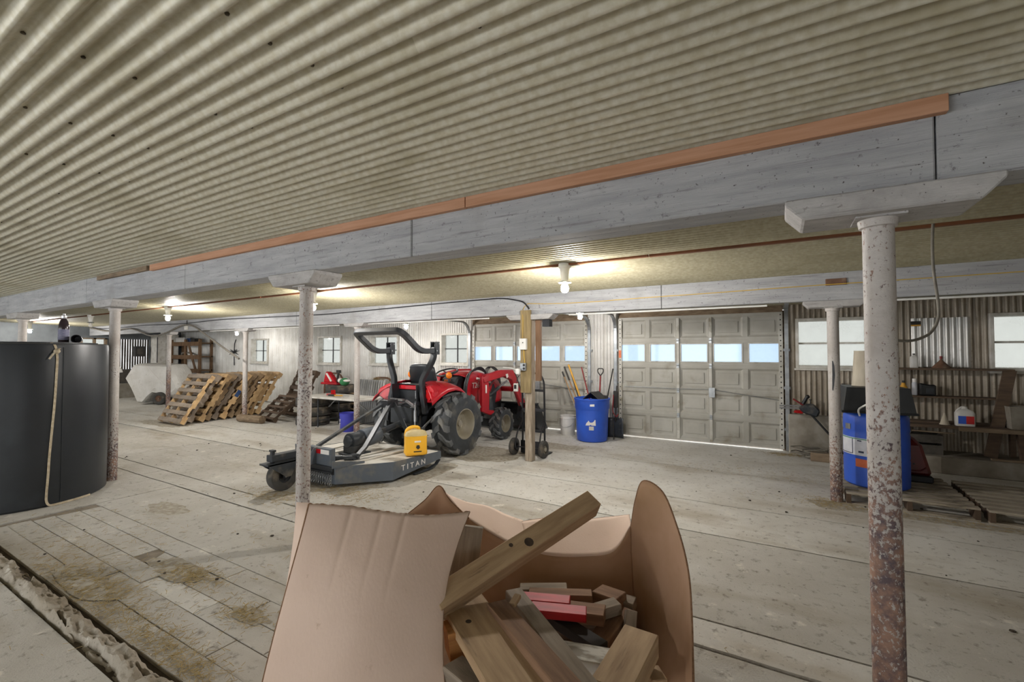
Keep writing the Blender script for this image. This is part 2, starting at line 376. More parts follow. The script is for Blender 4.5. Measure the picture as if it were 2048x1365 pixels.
# ------------------------------------------------------------------ walls
def wall_cells(x0, x1, z0, z1, holes):
    """rectangles around the holes"""
    xs = sorted({x0, x1, *[h[0] for h in holes], *[h[1] for h in holes]}); out = []
    for a, b in zip(xs, xs[1:]):
        hs = sorted([h for h in holes if h[0] <= a+1e-6 and h[1] >= b-1e-6], key=lambda h: h[2]); z = z0
        for h in hs:
            if h[2] > z+.01: out.append((a, b, z, h[2]))
            z = h[3]
        if z < z1-.01: out.append((a, b, z, z1))
    return out
WIN = [(-14.75, -13.86, 1.25, 1.98), (-11.40, -10.42, 1.25, 2.00), (-9.27, -8.28, 1.26, 1.98), (-6.90, -6.10, 1.30, 1.99), (.22, 1.12, 1.335, 2.07), (2.40, 3.35, 1.335, 2.06)]
DOOR = [(-6.02, -3.22, 0, 2.24), (-2.64, .06, 0, 2.25)]
holes = WIN + DOOR
b = MB()
for a, c, z0, z1 in wall_cells(XL-.2, XR+.2, 0, 2.60, holes): b.bx(a, c, YW+.04, YW+.16, z0, z1)
WB = b.build('wall_front', 'wood_old'); tag(WB, 'corrugated metal wall with the garage doors and windows', 'wall', kind='structure')
random.seed(5)
for a, c, z0, z1 in wall_cells(XL, XR, .02, 2.42, holes):
    n = max(1, round((c-a)/.62)); w = (c-a)/n
    for i in range(n):
        x = a + i*w; per = max(1, round(w/PITCH)); mid = x+w/2
        m = 'wall_sheet_dirty' if mid > .1 else 'wall_sheet'
        s = cor(per, z1-z0, 'x').build('sheet', m, WB, smooth=80); s.location = (x, YW+.018+.003*(i % 2), z0); s.scale = (w/(per*PITCH), 1, 1)
s = cor(9, .68, 'x').build('sheet', 'wall_sheet_new', WB, smooth=80); s.location = (1.60, YW-.012, 1.36); s['label'] = 'brighter newer sheet patched over the wall'
# end wall far left
sl_y0, sl_y1 = 6.28, 7.45
EH = [(5.55, 6.24, 1.42, 2.04), (sl_y0, sl_y1, .98, 2.02)]
b = MB()
for a, c, z0, z1 in wall_cells(YB-.2, YW+.2, 0, 2.62, EH): b.bx(XL-.25, XL-.04, a, c, z0, z1)
pm('end_wall_paint', '#6a6f72', '#595d60', rough=.8, scale=2.5, c3='#45484a', s3=1.2); WL = b.build('wall_left', 'end_wall_paint'); tag(WL, 'dim far end wall of the barn', 'wall', kind='structure')
for k in range(16):
    y = sl_y0 + (k+.5)*(sl_y1-sl_y0)/16
    MB().bx(XL-.12, XL-.09, y-.028, y+.028, .98, 2.02).build('slat', 'slat_dark', WL)
MB().bx(XL-.03, XL+.06, sl_y0-.2, YW-.5, .88, .975).build('ledge_board', 'slat_dark', WL)
MB().bx(XL-.03, XL+.12, 6.2, 7.3, 0, .50).build('stem_wall', 'cast_concrete', WL)
MB().bx(XL-.03, XL+.02, 6.2, 7.45, .52, .88).build('dark_board', 'slat_dark', WL)
MB().bx(XL+.0, XL+.55, 7.46, 8.10, 0, 2.2).build('pier', 'white_paint', WL)
b = MB()
for a, c, z0, z1 in wall_cells(YB-.2, YW+.2, 0, 2.62, [(-3.4, -1.4, 0, 2.1)]): b.bx(XR+.04, XR+.2, a, c, z0, z1)
o = b.build('wall_right', 'wall_sheet_dirty'); tag(o, 'dirty wall beyond the workbench at the right end', 'wall', kind='structure')
b = MB()
for a, c, z0, z1 in wall_cells(XL-.2, XR+.2, 0, 2.62, [(-14.5, -8.9, 0, 2.4), (-8.2, -1.5, 0, 2.42)]): b.bx(a, c, YB-.2, YB-.04, z0, z1)  # unseen openings, placed and sized to let fill daylight in
o = b.build('wall_back', 'wall_sheet'); tag(o, 'barn wall behind the viewer with its doorways standing open', 'wall', kind='structure')

# ------------------------------------------------------------------ windows
def window(i, x0, x1, z0, z1, cols, rows, frame, munt, label, deep=.15):
    t = thing('window_%d' % i, label, 'window', ((x0+x1)/2, YW, z0), kind='structure'); w = x1-x0; h = z1-z0; f = .032
    b = MB()
    for a, c in ((-w/2-.01, -w/2+f), (w/2-f, w/2+.01)): b.bx(a, c, -.035, deep, -.02, h+.02)
    b.bx(-w/2+f, w/2-f, -.03, deep, -.02, f*.8); b.bx(-w/2+f, w/2-f, -.035, deep, h-f*.8, h+.02); b.build('window_frame', frame, t, bevel=.004)
    iw = w-2*f; ih = h-1.6*f; g = .010 if munt == 'black_iron' else .014
    for k in range(1, cols): x = -iw/2 + iw*k/cols; MB().bx(x-g, x+g, deep-.05, deep-.02, f*.8, h-f*.8).build('muntin', munt, t)
    for k in range(1, rows): z = f*.8 + ih*k/rows; MB().bx(-iw/2, iw/2, deep-.055, deep-.015, z-g, z+g).build('muntin', munt, t)
    for c in range(cols):
        for r in range(rows):
            MB().bx(-iw/2+iw*c/cols+.002, -iw/2+iw*(c+1)/cols-.002, deep-.036, deep-.033, f*.8+ih*r/rows, f*.8+ih*(r+1)/rows).build('pane', 'pane_clear', t)
    MB().bx(-w/2-.03, w/2+.03, -.07, .02, -.05, -.018).build('window_sill', frame, t, bevel=.004)
wl = ['small four-pane window farthest along the wall behind the leaning pallets', 'four-pane window behind the left of the wrapped table', 'four-pane window behind the tractor roll bar', 'four-pane window beside the left garage door', 'wide white-barred window right of the right garage door', 'window above the workbench at the right edge']
for i, (a, c, z0, z1) in enumerate(WIN):
    window(i+1, a, c, z0, z1, 2, 2, 'white_paint', 'black_iron' if i < 4 else 'white_paint', wl[i])
t = thing('window_7', 'small bright window in the far end wall above the black tank', 'window', (XL, 5.895, 1.42), kind='structure')
b = MB()
for y in (-.345, -.01, .28): b.bx(-.12, -.02, y, y+.065, 0, .62)
b.bx(-.12, -.02, -.345, .345, 0, .04); b.bx(-.12, -.02, -.345, .345, .58, .62); b.build('window_frame', 'wood_old', t)
for y in (-.28, .055): MB().bx(-.10, -.095, y, y+.27 if y < 0 else y+.225, .04, .58).build('pane', 'pane_clear', t)

# ------------------------------------------------------------------ sectional garage doors
def garage_door(i, x0, x1, H, label, gap=.03):
    t = thing('door_%d' % i, label, 'garage door', ((x0+x1)/2, YW+.02, 0), kind='structure'); w = x1-x0-.04; hs = (H-gap-.03)/5; nc = 5
    cw = w/nc
    for r in range(5):
        z0 = gap + r*hs; z1 = z0+hs-.006; b = MB(); win = r == 3
        mx, m0, m1 = .075, .085, .085
        b.bx(-w/2, w/2, 0, .035, z0, z0+m0*.55); b.bx(-w/2, w/2, 0, .035, z1-m1*.55, z1)
        for c in range(nc+1):
            xa = -w/2+c*cw-mx/2; xb = xa+mx
            b.bx(max(xa, -w/2), min(xb, w/2), 0, .035, z0+m0*.55, z1-m1*.55)
        if not win:
            b.bx(-w/2+.01, w/2-.01, .022, .045, z0+.01, z1-.01)
            for c in range(nc):                                   # pressed panel fields with sloping ledges
                xa = -w/2+c*cw+mx/2; xb = xa+cw-mx; za = z0+m0*.55; zb = z1-m1*.55; e = .03
                b.add([(xa, .0, za), (xb, .0, za), (xb-e, .021, za+e), (xa+e, .021, za+e), (xa, 0, zb), (xb, 0, zb), (xb-e, .021, zb-e), (xa+e, .021, zb-e)],
                      [(0, 1, 2, 3), (4, 7, 6, 5), (0, 3, 7, 4), (1, 5, 6, 2)])
                b.bx(xa+.07, xb-.07, .008, .024, za+.075, zb-.075)
        s = b.build('door_section', 'door_skin', t, bevel=.003)
        if win:
            for c in range(nc):
                xa = -w/2+c*cw+mx/2; xb = xa+cw-mx; za = z0+m0*.55; zb = z1-m1*.55; f = .018
                fb = MB().bx(xa, xa+f, -.01, .03, za, zb).bx(xb-f, xb, -.01, .03, za, zb).bx(xa+f, xb-f, -.01, .03, za, za+f).bx(xa+f, xb-f, -.01, .03, zb-f, zb)
                fb.build('window_frame', 'door_trim', s)
                MB().bx(xa+f, xb-f, .012, .016, za+f, zb-f).build('pane', 'pane_frosted', s)
        MB().bx(-w/2, w/2, -.006, .004, z1-.022, z1+.010).build('section_rail', 'door_skin', t, bevel=.002)
    for x in (-w/2+2*cw, -w/2+3*cw):
        for r in range(5):
            z0 = gap+r*hs; MB().bx(x-.024, x+.024, -.02, 0, z0+.015, z0+hs-.04).build('stile_strut', 'door_trim', t, bevel=.003)
            if r: MB().bx(x-.02, x+.02, -.032, -.005, z0-.05, z0+.03).cyl((x-.022, -.03, z0-.008), (x+.022, -.03, z0-.008), .008, n=8).build('hinge', 'galvanized', t)
    for sx in (-1, 1):
        x = sx*w/2
        b = MB().bx(x-.06*(sx > 0), x+.06*(sx < 0), -.03, 0, gap, gap+5*hs-.02).build('end_stile', 'door_trim', t)
        bh = MB(); xx = x-.03*sx
        for k in range(26): bh.cyl((xx, -.034, gap+.06+k*.083), (xx, -.029, gap+.06+k*.083), .011, n=6)
        bh.build('punched_holes', 'black_iron', b)['kind'] = 'stuff'
        tx = x + .05*sx; p = [(tx, -.06, .02), (tx, -.06, H-.28)] + arc((-.36, H-.28), .30, 0, math.pi/2, 8, x=tx) + [(tx, -2.2, H+.02)]
        MB().tube(p, 0, rect=(.028, .055), up=(1, 0, 0)).build('track', 'galvanized', t)
        for z in (.35, 1.0, 1.6): MB().bx(tx-.045, tx+.045, -.05, -.02, z-.02, z+.02).build('track_bracket', 'galvanized', t)
        MB().bx(tx-.07, tx+.05, .046, .075, 0, H).build('jamb', 'wood_old' , t)
    MB().bx(-w/2, w/2, -.02, .05, H-.03, H+.10).build('header_board', 'wood_old', t)
    for x in (w*.02,): MB().tube([(-w/2+.1, -.03, .93), (-w*.1, -.035, .92), (w*.1, -.035, .93), (w/2-.06, -.03, .80)], .006, n=6).build('lock_bar', 'galvanized', t)
    MB().bx(w*.09, w*.125, -.06, -.02, .80, .96).cyl((w*.107, -.075, .86), (w*.107, -.02, .86), .012, n=8).build('latch', 'galvanized', t)
    if i == 2: MB().bx(-w/2+.005, -w/2+.05, -.036, -.030, 1.46, 1.60).build('orange_sticker', 'orange_label', t)
    return t
garage_door(1, *DOOR[0][:2], 2.22, 'left pale garage door behind the red tractor')
garage_door(2, *DOOR[1][:2], 2.24, 'right pale garage door with five frosted panes')

# ------------------------------------------------------------------ beams
def beam(name, label, cuts, yf, yb, zb, zt, boards=True):
    t = thing(name, label, 'beam', ((cuts[0]+cuts[-1])/2, (yf+yb)/2, zb), kind='structure'); cx, cy = t.location.x, t.location.y
    for a, c in zip(cuts, cuts[1:]):
        for k, (ya, yc) in enumerate(((yf, yf+(yb-yf)*.5-.004), (yf+(yb-yf)*.5+.004, yb))):
            d = random.uniform(-.004, .004)
            MB().bx(a+.003-cx, c-.003-cx, ya-cy, yc-cy, 0+d+.006*k, zt-zb).build('plank', 'whitewash', t, bevel=.006)
    return t
random.seed(2)
beam('trim_1', 'near whitewashed timber beam crossing above the cardboard box', [XL, -14.4, -11.0, -7.634, -5.087, -2.078, .505, XR], 2.22, 2.44, 2.192, 2.505)
beam('trim_2', 'far whitewashed timber beam in front of the garage doors', [XL, -15.9, -12.3, -8.55, -4.95, -1.257, 2.4, XR], 5.77, 5.96, 2.108, 2.405)
for k, (a, c, zz) in enumerate(((-5.78, -1.62, .0), (-1.615, .535, .0), (-7.2, -5.85, .012))):
    o = MB().bx(a, c, 2.185, 2.2195, 2.432+zz, 2.496).build('trim_%d' % (3+k), 'wood_orange' if k < 2 else 'wood_old', bevel=.002)
    tag(o, ['longer orange pine strip nailed along the near beam', 'orange pine strip ending at the right of the near beam', 'short weathered strip at the left end of the orange strips'][k], 'trim', kind='structure')
b = MB()
for k in range(8):
    x = XL+.5+k*3.0; b.bx(x, x+2.99, 4.11+.012*math.sin(k*2.1), 4.15+.012*math.sin(k*2.1), ceil_z(4.1)-.032, ceil_z(4.1)-.010)
o = b.build('trim_6', 'wood_batten'); tag(o, 'thin brown batten along the ceiling past the light bulbs', 'trim', kind='structure')
for k, (a, c) in enumerate(((-2.55, -.12), (.85, 3.6), (-6.6, -3.9), (-12.2, -7.4))):  # white rods added to draw the bright lit edge under the far beam
    o = MB().cyl((a, 5.90, 2.092), (c, 5.90, 2.092), .012, n=8).build('conduit', 'white_pvc')
    tag(o, ['white conduit under the far beam above the right garage door', 'white conduit under the far beam above the workbench', 'white conduit under the far beam above the tractor', 'white conduit under the far beam above the folding table'][k], 'conduit', 'white conduits under the far beam')

# ------------------------------------------------------------------ posts
def post(x, y, ztop, r, label, mat, lean=0.0, corbel=(.62, .25, .085), cy=0, group='iron pipe posts'):
    t = thing('support_post', label, 'post', (x, y, 0), group=group); zt = ztop
    MB().lathe([(r*1.0, 0), (r, .4), (r*.985, 1.0), (r*.97, zt-.03), (r*1.0, zt-.012)], 28, cap=True).build('shaft', mat, t, smooth=40)
    sh = bpy.data.objects[[o.name for o in bpy.data.objects if o.parent == t][-1]]
    if lean: sh.data.transform(Matrix.Shear('XY', 4, (lean, 0)))
    MB().lathe([(r*.9, zt-.035), (r*1.16, zt-.030), (r*1.24, zt-.005), (r*1.24, zt)], 24, (lean*zt, 0, 0)).build('cap_ring', mat, t, smooth=30)
    MB().bx(-r*1.5+lean*zt, r*1.5+lean*zt, -r*1.4, r*1.4, zt, zt+.008).build('cap_plate', 'whitewash_block', t)
    L, D, h = corbel; z0 = zt+.008
    MB().prism([(-L/2, z0+h), (-L/2, z0+h*.75), (-L/2+h*.7, z0), (L/2-h*.7, z0), (L/2, z0+h*.75), (L/2, z0+h)], cy-D/2, cy+D/2, 'xz').build('corbel', 'whitewash_block', t, bevel=.006)
    return t
post(.356, 2.325, 2.095, .054, 'thick rusty pipe post standing closest, at the right', 'post_rusty', lean=-.004, corbel=(.66, .25, .09))
post(-3.341, 2.325, 2.088, .054, 'speckled pipe post right behind the cardboard box', 'post_worn', lean=.014, corbel=(.60, .26, .10))
post(-7.054, 2.325, 2.10, .054, 'pipe post next to the black tank', 'post_grey', corbel=(.6, .26, .09))
post(-10.69, 2.325, 2.10, .054, 'pipe post rising behind the black tank top', 'post_grey', corbel=(.6, .26, .09))
B1 = post(.494, 5.88, 2.03, .055, 'pipe post with a dark stain beside the right blue barrel', 'post_grey', lean=-.004, corbel=(.55, .2, .07))
b = MB(); zz_ = [(1.16, .004), (1.22, .012), (1.32, .020), (1.42, .016), (1.47, .006)]
b.add([( .0556*math.cos(R(-112)+s_*q/.0556), .0556*math.sin(R(-112)+s_*q/.0556), z) for z, q in zz_ for s_ in (-1, 0, 1)], [(3*i+j, 3*i+j+1, 3*i+j+4, 3*i+j+3) for i in range(4) for j in range(2)]); b.build('dark_stain', 'black_iron', B1, thick=.001)
post(-6.853, 5.88, 2.035, .052, 'whitewashed pipe post left of the tractor', 'post_grey', corbel=(.55, .2, .07))
post(-10.592, 5.88, 2.035, .052, 'pipe post in front of the leaning pallets', 'post_grey', corbel=(.55, .2, .07))
post(-14.274, 5.88, 2.035, .052, 'brown-stained pipe post in front of the white tarp', 'post_rusty', corbel=(.55, .2, .07))

# ------------------------------------------------------------------ lamps
BULBS = [(-1.83, 4.13, 2.20, 'bare bulb lit nearest, above the tractor', 1), (-5.7, 4.1, 2.20, 'lit bulb behind the speckled post', 1), (-10.1, 4.13, 2.22, 'lit bulb under the batten left of the speckled post', 1), (-13.9, 4.13, 2.2, 'unlit bulb above the black tank bottle', 0), (-18.2, 4.1, 2.16, 'lit bulb at the far left behind the tank', 1),
         (-13.05, 7.0, 2.085, 'lit bulb near the farthest four-pane window', 2), (-6.69, 7.0, 2.10, 'lit bulb above the tractor roll bar', 2), (-2.83, 7.0, 2.155, 'lit bulb between the two garage doors', 2)]
for x, y, z, lab, on in BULBS:
    zc = ceil_z(y); t = thing('light_fixture', lab, 'lamp', (x, y, z), group='ceiling bulbs')
    MB().lathe([(.062, zc-z-.010), (.064, zc-z-.045), (.05, zc-z-.06), (.04, max(.06, zc-z-.12)), (.030, .05)], 18).build('holder', 'white_pvc', t, smooth=40)
    MB().lathe([(.03, .075), (.058, .066), (.064, .05), (.062, .05), (.03, .068)], 20, cap=False).build('shade', 'galvanized', t, smooth=40)
    pr = [(.018, .055), (.022, .04), (.035, .015), (.038, -.01), (.034, -.03), (.02, -.045), (.0005, -.05)]
    if on and 'bulb_glow%d' % on not in M: emat('bulb_glow%d' % on, '#fffaf4', BULB_POWER*(1.0, 1.0, .42)[on])
    if not on: pm('bulb_off', '#e8e4da', rough=.3)
    MB().lathe(pr, 14, cap=False).build('bulb', 'bulb_glow%d' % on if on else 'bulb_off', t, smooth=60)
# ------------------------------------------------------------------ big torn cardboard box
g = N('cardboard'); v = g.coord((1, 1, 1))
c = g.mix(g.noise(v, 2.2, 5, .6, .3, .75), lin('#e0c8b7'), lin('#d3b9a6')); c = g.mix(g.noise(v, 9, 6, .75, .64, .76), c, lin('#b39479'))
g.base(c); g.b.inputs['Roughness'].default_value = .85; g.bump(g.noise(g.coord((90, 90, 1.5)), 1.2, 2, .5, .2, .8), .12, .003); M['cardboard'] = g.m
pm('kraft_inside', '#b59378', '#a3815f', rough=.85, scale=3); pm('cardboard_edge', '#8d6b50', '#735339', rough=.95, scale=60)  # inner panels: same cardboard, with the box's interior shade put into the colour
def strip_between(top, bot, nu, nv, wob=.006, seed=0, bulge=None):
    """sheet spanned between two polylines of equal length"""
    def samp(P, u):
        k = u*(len(P)-1); i = min(int(k), len(P)-2); t = k-i
        p0 = P[max(i-1, 0)]; p1 = P[i]; p2 = P[i+1]; p3 = P[min(i+2, len(P)-1)]
        return .5*((2*p1) + (p2-p0)*t + (2*p0-5*p1+4*p2-p3)*t*t + (3*p1-p0-3*p2+p3)*t**3)
    def fn(u, w):
        p = samp(top, u)*(1-w) + samp(bot, u)*w
        n = Vector((noise.noise(p*3+Vector((seed, 0, 0))), noise.noise(p*3+Vector((0, seed, 7))), noise.noise(p*4+Vector((5, seed, 0))))) * wob
        if bulge: n += bulge(u, w)
        return p + n
    return MB().grid(fn, nu, nv)
def edge_strip(parent, pts, r=.0045):
    MB().tube(pts, r, n=6).build('torn_edge', 'cardboard_edge', parent)
BOXC = atZ(1010, 1330, 0); BOXC = Vector((-.98, 1.62, 0))
box = thing('cardboard_box', 'big torn open cardboard box full of scrap lumber', 'box', BOXC)
def L(p): return p - BOXC
def ext(a, b, z=.012):
    """continue the line a->b down to height z"""
    t = (z-a.z)/(b.z-a.z); return a + (b-a)*t
def down(p, z=.012): return Vector((p.x, p.y, z))
# front panel (leans in at the top)
ft = [atD(617, 1009, 1.90), atD(690, 1014, 1.90), atD(770, 1028, 1.90), atD(850, 1036, 1.92), atD(937, 1031, 1.98)]
fb = [atD(526, 1368, 1.60), atD(620, 1368, 1.585), atD(710, 1368, 1.58), atD(800, 1368, 1.59), atD(897, 1368, 1.62)]
fbot = [ext(a, b) for a, b in zip(ft, fb)]
fwd = Vector((_f0.x, _f0.y, 0))
b = strip_between([L(p) for p in ft], [L(p) for p in fbot], 88, 66, .006, 1, lambda u, w: -fwd*.045*math.sin(math.pi*min(1, w*1.3))*math.sin(math.pi*u) + fwd*.12*max(0, .10+.22*u-w)*min(1, u*3) + fwd*.006*(math.exp(-((u-.47)/.012)**2)+math.exp(-((u-.62)/.012)**2)+math.exp(-((u-.28)/.012)**2))*max(0, 1-w*3.2) + _r*(-.055)*math.sin(math.pi*min(1, w*1.6))*u**3)
fp = b.build('front_panel', 'cardboard', box, smooth=60, thick=.006)
n = 89; edge_strip(fp, [Vector(b.v[j*n]) for j in range(67)]); edge_strip(fp, [Vector(b.v[i]) + Vector((0, 0, .006*noise.noise(Vector((i*.37, 0, 0))))) for i in range(n)], .003)
edge_strip(fp, [Vector(b.v[j*n+n-1]) for j in range(67)], .003)
# left panel runs back, bulging out a little
lt = [ft[0]+Vector((0, 0, .0)), atD(598, 1006, 2.06), atD(690, 1015, 2.5), atD(812, 1031, 2.85)]
lb = [fbot[0], fbot[0]*.7+down(lt[3])*.3+Vector((-.10, .02, 0)), fbot[0]*.3+down(lt[3])*.7+Vector((-.06, 0, 0)), down(lt[3])]
b = strip_between([L(p) for p in lt], [L(p) for p in lb], 24, 16, .004, 2); b.build('left_panel', 'cardboard', box, smooth=60, thick=.006)
# back corner leaf that peaks up, dark inside
ct = [atD(812, 1031, 2.85), atD(850, 1000, 2.82), atD(878, 972, 2.80), atD(900, 1000, 2.76), atD(938, 1038, 2.68)]
cb = [down(p) for p in ct]; cb[2] = down(ct[2]) + fwd*.05
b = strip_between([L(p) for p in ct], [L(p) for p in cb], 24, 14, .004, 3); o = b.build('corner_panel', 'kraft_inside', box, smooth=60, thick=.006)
edge_strip(o, [Vector(b.v[i]) for i in range(25)], .004)
# back panel with its top folded outward
bt = [atD(938, 1040, 2.68), atD(1020, 1088, 2.58), atD(1100, 1112, 2.52), atD(1170, 1114, 2.50), atD(1228, 1104, 2.49), atD(1262, 1052, 2.50)]
bb = [down(p) for p in bt]; bb[-1] = down(atD(1270, 1090, 2.5))
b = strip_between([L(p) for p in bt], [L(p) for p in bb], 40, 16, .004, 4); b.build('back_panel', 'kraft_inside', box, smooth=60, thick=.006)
f1 = [ct[2], ct[3]*.5+bt[0]*.5, bt[0], bt[1], bt[1]*.4+bt[2]*.6]; f2 = [atD(881, 984, 2.86), atD(930, 1004, 2.90), atD(975, 1013, 2.92), atD(1012, 1030, 2.9), atD(1046, 1042, 2.86)]
b = strip_between([L(p) for p in f2], [L(p) for p in f1], 24, 10, .004, 5); b.build('folded_flap', 'cardboard', box, smooth=60, thick=.005)
f1 = [bt[1]*.5+bt[2]*.5, bt[2], bt[3], bt[4], bt[5]]; f2 = [atD(1044, 1044, 2.84), atD(1100, 1036, 2.84), atD(1155, 1040, 2.82), atD(1215, 1036, 2.80), atD(1259, 1031, 2.72)]
b = strip_between([L(p) for p in f2], [L(p) for p in f1], 26, 10, .004, 6); o = b.build('folded_flap', 'cardboard', box, smooth=60, thick=.005)
edge_strip(o, [Vector(b.v[i]) for i in range(27)], .0032)
# right panel curving up to a peak at the back
rt = [atD(1262, 1052, 2.50), atD(1271, 1000, 2.46), atD(1287, 962, 2.40), atD(1326, 984, 2.28), atD(1354, 1050, 2.14), atD(1374, 1135, 1.98), atD(1384, 1240, 1.84), atD(1386, 1368, 1.70)]
rbk = down(atD(1270, 1090, 2.5)); rfr = ext(rt[-2], rt[-1]); rb = [rbk*(1-t)+rfr*t for t in (0, .03, .10, .24, .42, .62, .82, 1)]
b = strip_between([L(p) for p in rt], [L(p) for p in rb], 44, 24, .005, 7, lambda u, w: _r*.05*math.sin(math.pi*w)*math.sin(math.pi*u))
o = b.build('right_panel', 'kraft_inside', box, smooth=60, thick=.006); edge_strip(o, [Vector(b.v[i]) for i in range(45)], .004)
b = strip_between([L(Vector((p.x, p.y, z))) for p, z in ((fbot[-1]+(ft[-1]-fbot[-1])*.37, .345), (fbot[-1]*.66+rfr*.34, .33), (fbot[-1]*.33+rfr*.67, .335), (rfr+(rt[-1]-rfr)*.95, .315))], [L(p) for p in (fbot[-1], fbot[-1]*.66+rfr*.34, fbot[-1]*.33+rfr*.67, rfr)], 18, 8, .004, 9)
b.build('torn_front_panel', 'cardboard', box, smooth=60, thick=.006)
b = MB(); b.add([L(p) + Vector((0, 0, .004)) for p in (fbot[0], fbot[-1], rfr, rbk, down(bt[0]), down(lt[3]))], [(0, 1, 2, 3, 4, 5)]); b.build('bottom_panel', 'cardboard', box, thick=.006)

# ------------------------------------------------------------------ scrap lumber in the box
pm('lumber_tan', '#b59a77', '#9c8060', rough=.8, scale=4, stretch=(9, 9, 1), c3='#6b543d', s3=3.2, lo3=.64, hi3=.74, bump=.15)
pm('lumber_grey', '#9a8d7c', '#7d7061', rough=.85, scale=4, stretch=(9, 9, 1), bump=.3)
pm('lumber_brown', '#8a6a50', '#6f523c', rough=.85, scale=4, stretch=(9, 9, 1))
pm('lumber_orange', '#b07a42', '#93602f', rough=.8, scale=5, stretch=(9, 9, 1), bump=.3)
pm('lumber_dark', '#2f2a27', '#1f1b19', rough=.9, scale=6); pm('paint_red', '#b8141a', '#930f14', rough=.6, scale=7, stretch=(6, 6, 1))
pm('paint_white_log', '#c9c5bc', '#8d8578', rough=.85, scale=7, lo=.45, hi=.55, stretch=(3, 3, 1)); pm('knot', '#4a3a2c', '#2f241b', rough=.9, scale=20)
def lumber(name, a, b, w, h, mat, label, up=(0, 0, 1), knots=()):
    """a board from a to b; section w x h; its own axis along z so the grain runs lengthwise"""
    a = Vector(a); b = Vector(b); d = (b-a); ln = d.length; d.normalize(); up = Vector(up); x = d.cross(up).normalized(); y = x.cross(d)
    o = MB().bx(-w/2, w/2, -h/2, h/2, 0, ln).build(name, mat, bevel=.003); m = Matrix((x, y, d)).transposed().to_4x4(); m.translation = a; o.matrix_world = m
    for (u, v, r) in knots: inst('knot', MB().lathe([(.0003, .0012), (r*.6, .001), (r, 0)], 12, axis='y').mesh('knot', 'knot', 30), o, (u, h/2+.0002, v))
    return tag(o, label, 'lumber', 'scrap lumber in the box')
toc = Vector((.35, -.6, .72))
lumber('timber', atD(868, 1212, 1.80), atD(1184, 1007, 2.36), .098, .098, 'lumber_tan', 'long squared timber sticking up out of the cardboard box', up=(.3, -.62, .72), knots=((.012, .48, .022), (-.02, .40, .01)))
lumber('board', atD(912, 1240, 2.02), atD(936, 1052, 2.08), .035, .14, 'lumber_grey', 'rough board standing behind the front of the cardboard box', up=_r)
lumber('plank', atZ(922, 1205, .50), atZ(1050, 1400, .47), .185, .038, 'lumber_tan', 'wide cracked plank lying lowest left inside the box', knots=((.03, .16, .012),))
lumber('block', atZ(893, 1285, .44), atZ(945, 1268, .45), .10, .11, 'lumber_orange', 'orange-brown block beside the wide plank in the box')
lumber('board', atZ(992, 1212, .51), atZ(1150, 1395, .50), .088, .038, 'lumber_brown', 'reddish brown board right of the wide plank', up=(.25, -.1, 1))
lumber('board', atZ(1026, 1188, .47), atZ(1185, 1395, .46), .075, .045, 'lumber_grey', 'grey board lying just right of the reddish brown one', up=(-.1, .1, 1))
lumber('wood_chip', atZ(1024, 1212, .515), atZ(1036, 1192, .52), .03, .018, 'lumber_tan', 'small pale wood chip on the boards in the box')
lumber('board', atZ(1040, 1181, .33), atZ(1134, 1180, .34), .07, .04, 'lumber_grey', 'short grey board uppermost against the box back')
lumber('board', atZ(1058, 1190, .34), atZ(1184, 1194, .35), .07, .04, 'lumber_brown', 'second short board against the box back above the red ones')
lumber('board', atZ(1040, 1198, .38), atZ(1140, 1207, .385), .075, .035, 'paint_red', 'red painted board, the upper of two in the box')
lumber('board', atZ(1062, 1219, .41), atZ(1173, 1230, .41), .075, .035, 'paint_red', 'red painted board, the lower of two in the box')
lumber('board', atZ(1085, 1222, .36), atZ(1205, 1300, .36), .07, .04, 'lumber_dark', 'dark stained board below the red boards')
lumber('offcut', atZ(1130, 1222, .34), atZ(1210, 1232, .35), .10, .05, 'lumber_brown', 'brown offcut right behind the lower red board')
lumber('offcut', atZ(1195, 1188, .33), atZ(1243, 1205, .34), .10, .06, 'lumber_brown', 'squarish offcut in the far corner of the box')
lumber('offcut', atZ(1238, 1204, .31), atZ(1270, 1212, .31), .08, .05, 'lumber_grey', 'small offcut touching the right side of the box')
lumber('offcut', atZ(1190, 1226, .34), atZ(1236, 1212, .35), .07, .05, 'lumber_grey', 'grey offcut lying across the brown ones in the box')
lumber('offcut', atZ(1258, 1272, .28), atZ(1262, 1222, .36), .05, .05, 'lumber_grey', 'upright stub near the right side of the box', up=_r)
lumber('offcut', atZ(1195, 1290, .26), atZ(1248, 1222, .31), .09, .05, 'lumber_brown', 'tilted offcut above the biggest block')
lumber('log', atZ(1105, 1318, .40), atZ(1240, 1342, .40), .10, .09, 'paint_white_log', 'log with flaking white paint in the box')
lumber('block', atZ(1283, 1282, .42), atZ(1220, 1400, .41), .135, .09, 'lumber_tan', 'biggest square block at the front right of the box')
lumber('board', atZ(905, 1335, .40), atZ(985, 1400, .40), .09, .05, 'lumber_grey', 'weathered grey board at the very bottom of the box view')
lumber('offcut', atZ(1302, 1342, .33), atZ(1320, 1372, .33), .06, .04, 'lumber_tan', 'pale offcut squeezed against the right side of the box')
for k, (x, y, x2, y2) in enumerate(((960, 1262, 1250, 1240), (1000, 1330, 1280, 1300), (1040, 1215, 1200, 1290), (930, 1300, 1120, 1240))):
    lumber('board', atZ(x, y, .17-.06*(k % 2)-.02*k), atZ(x2, y2, .17-.06*(k % 2)-.02*k), .12, .09, 'lumber_brown' if k % 2 else 'lumber_grey', ['buried brown board at the bottom of the lumber pile', 'buried grey board low in the lumber pile', 'buried board under the red boards', 'buried board under the wide plank'][k])

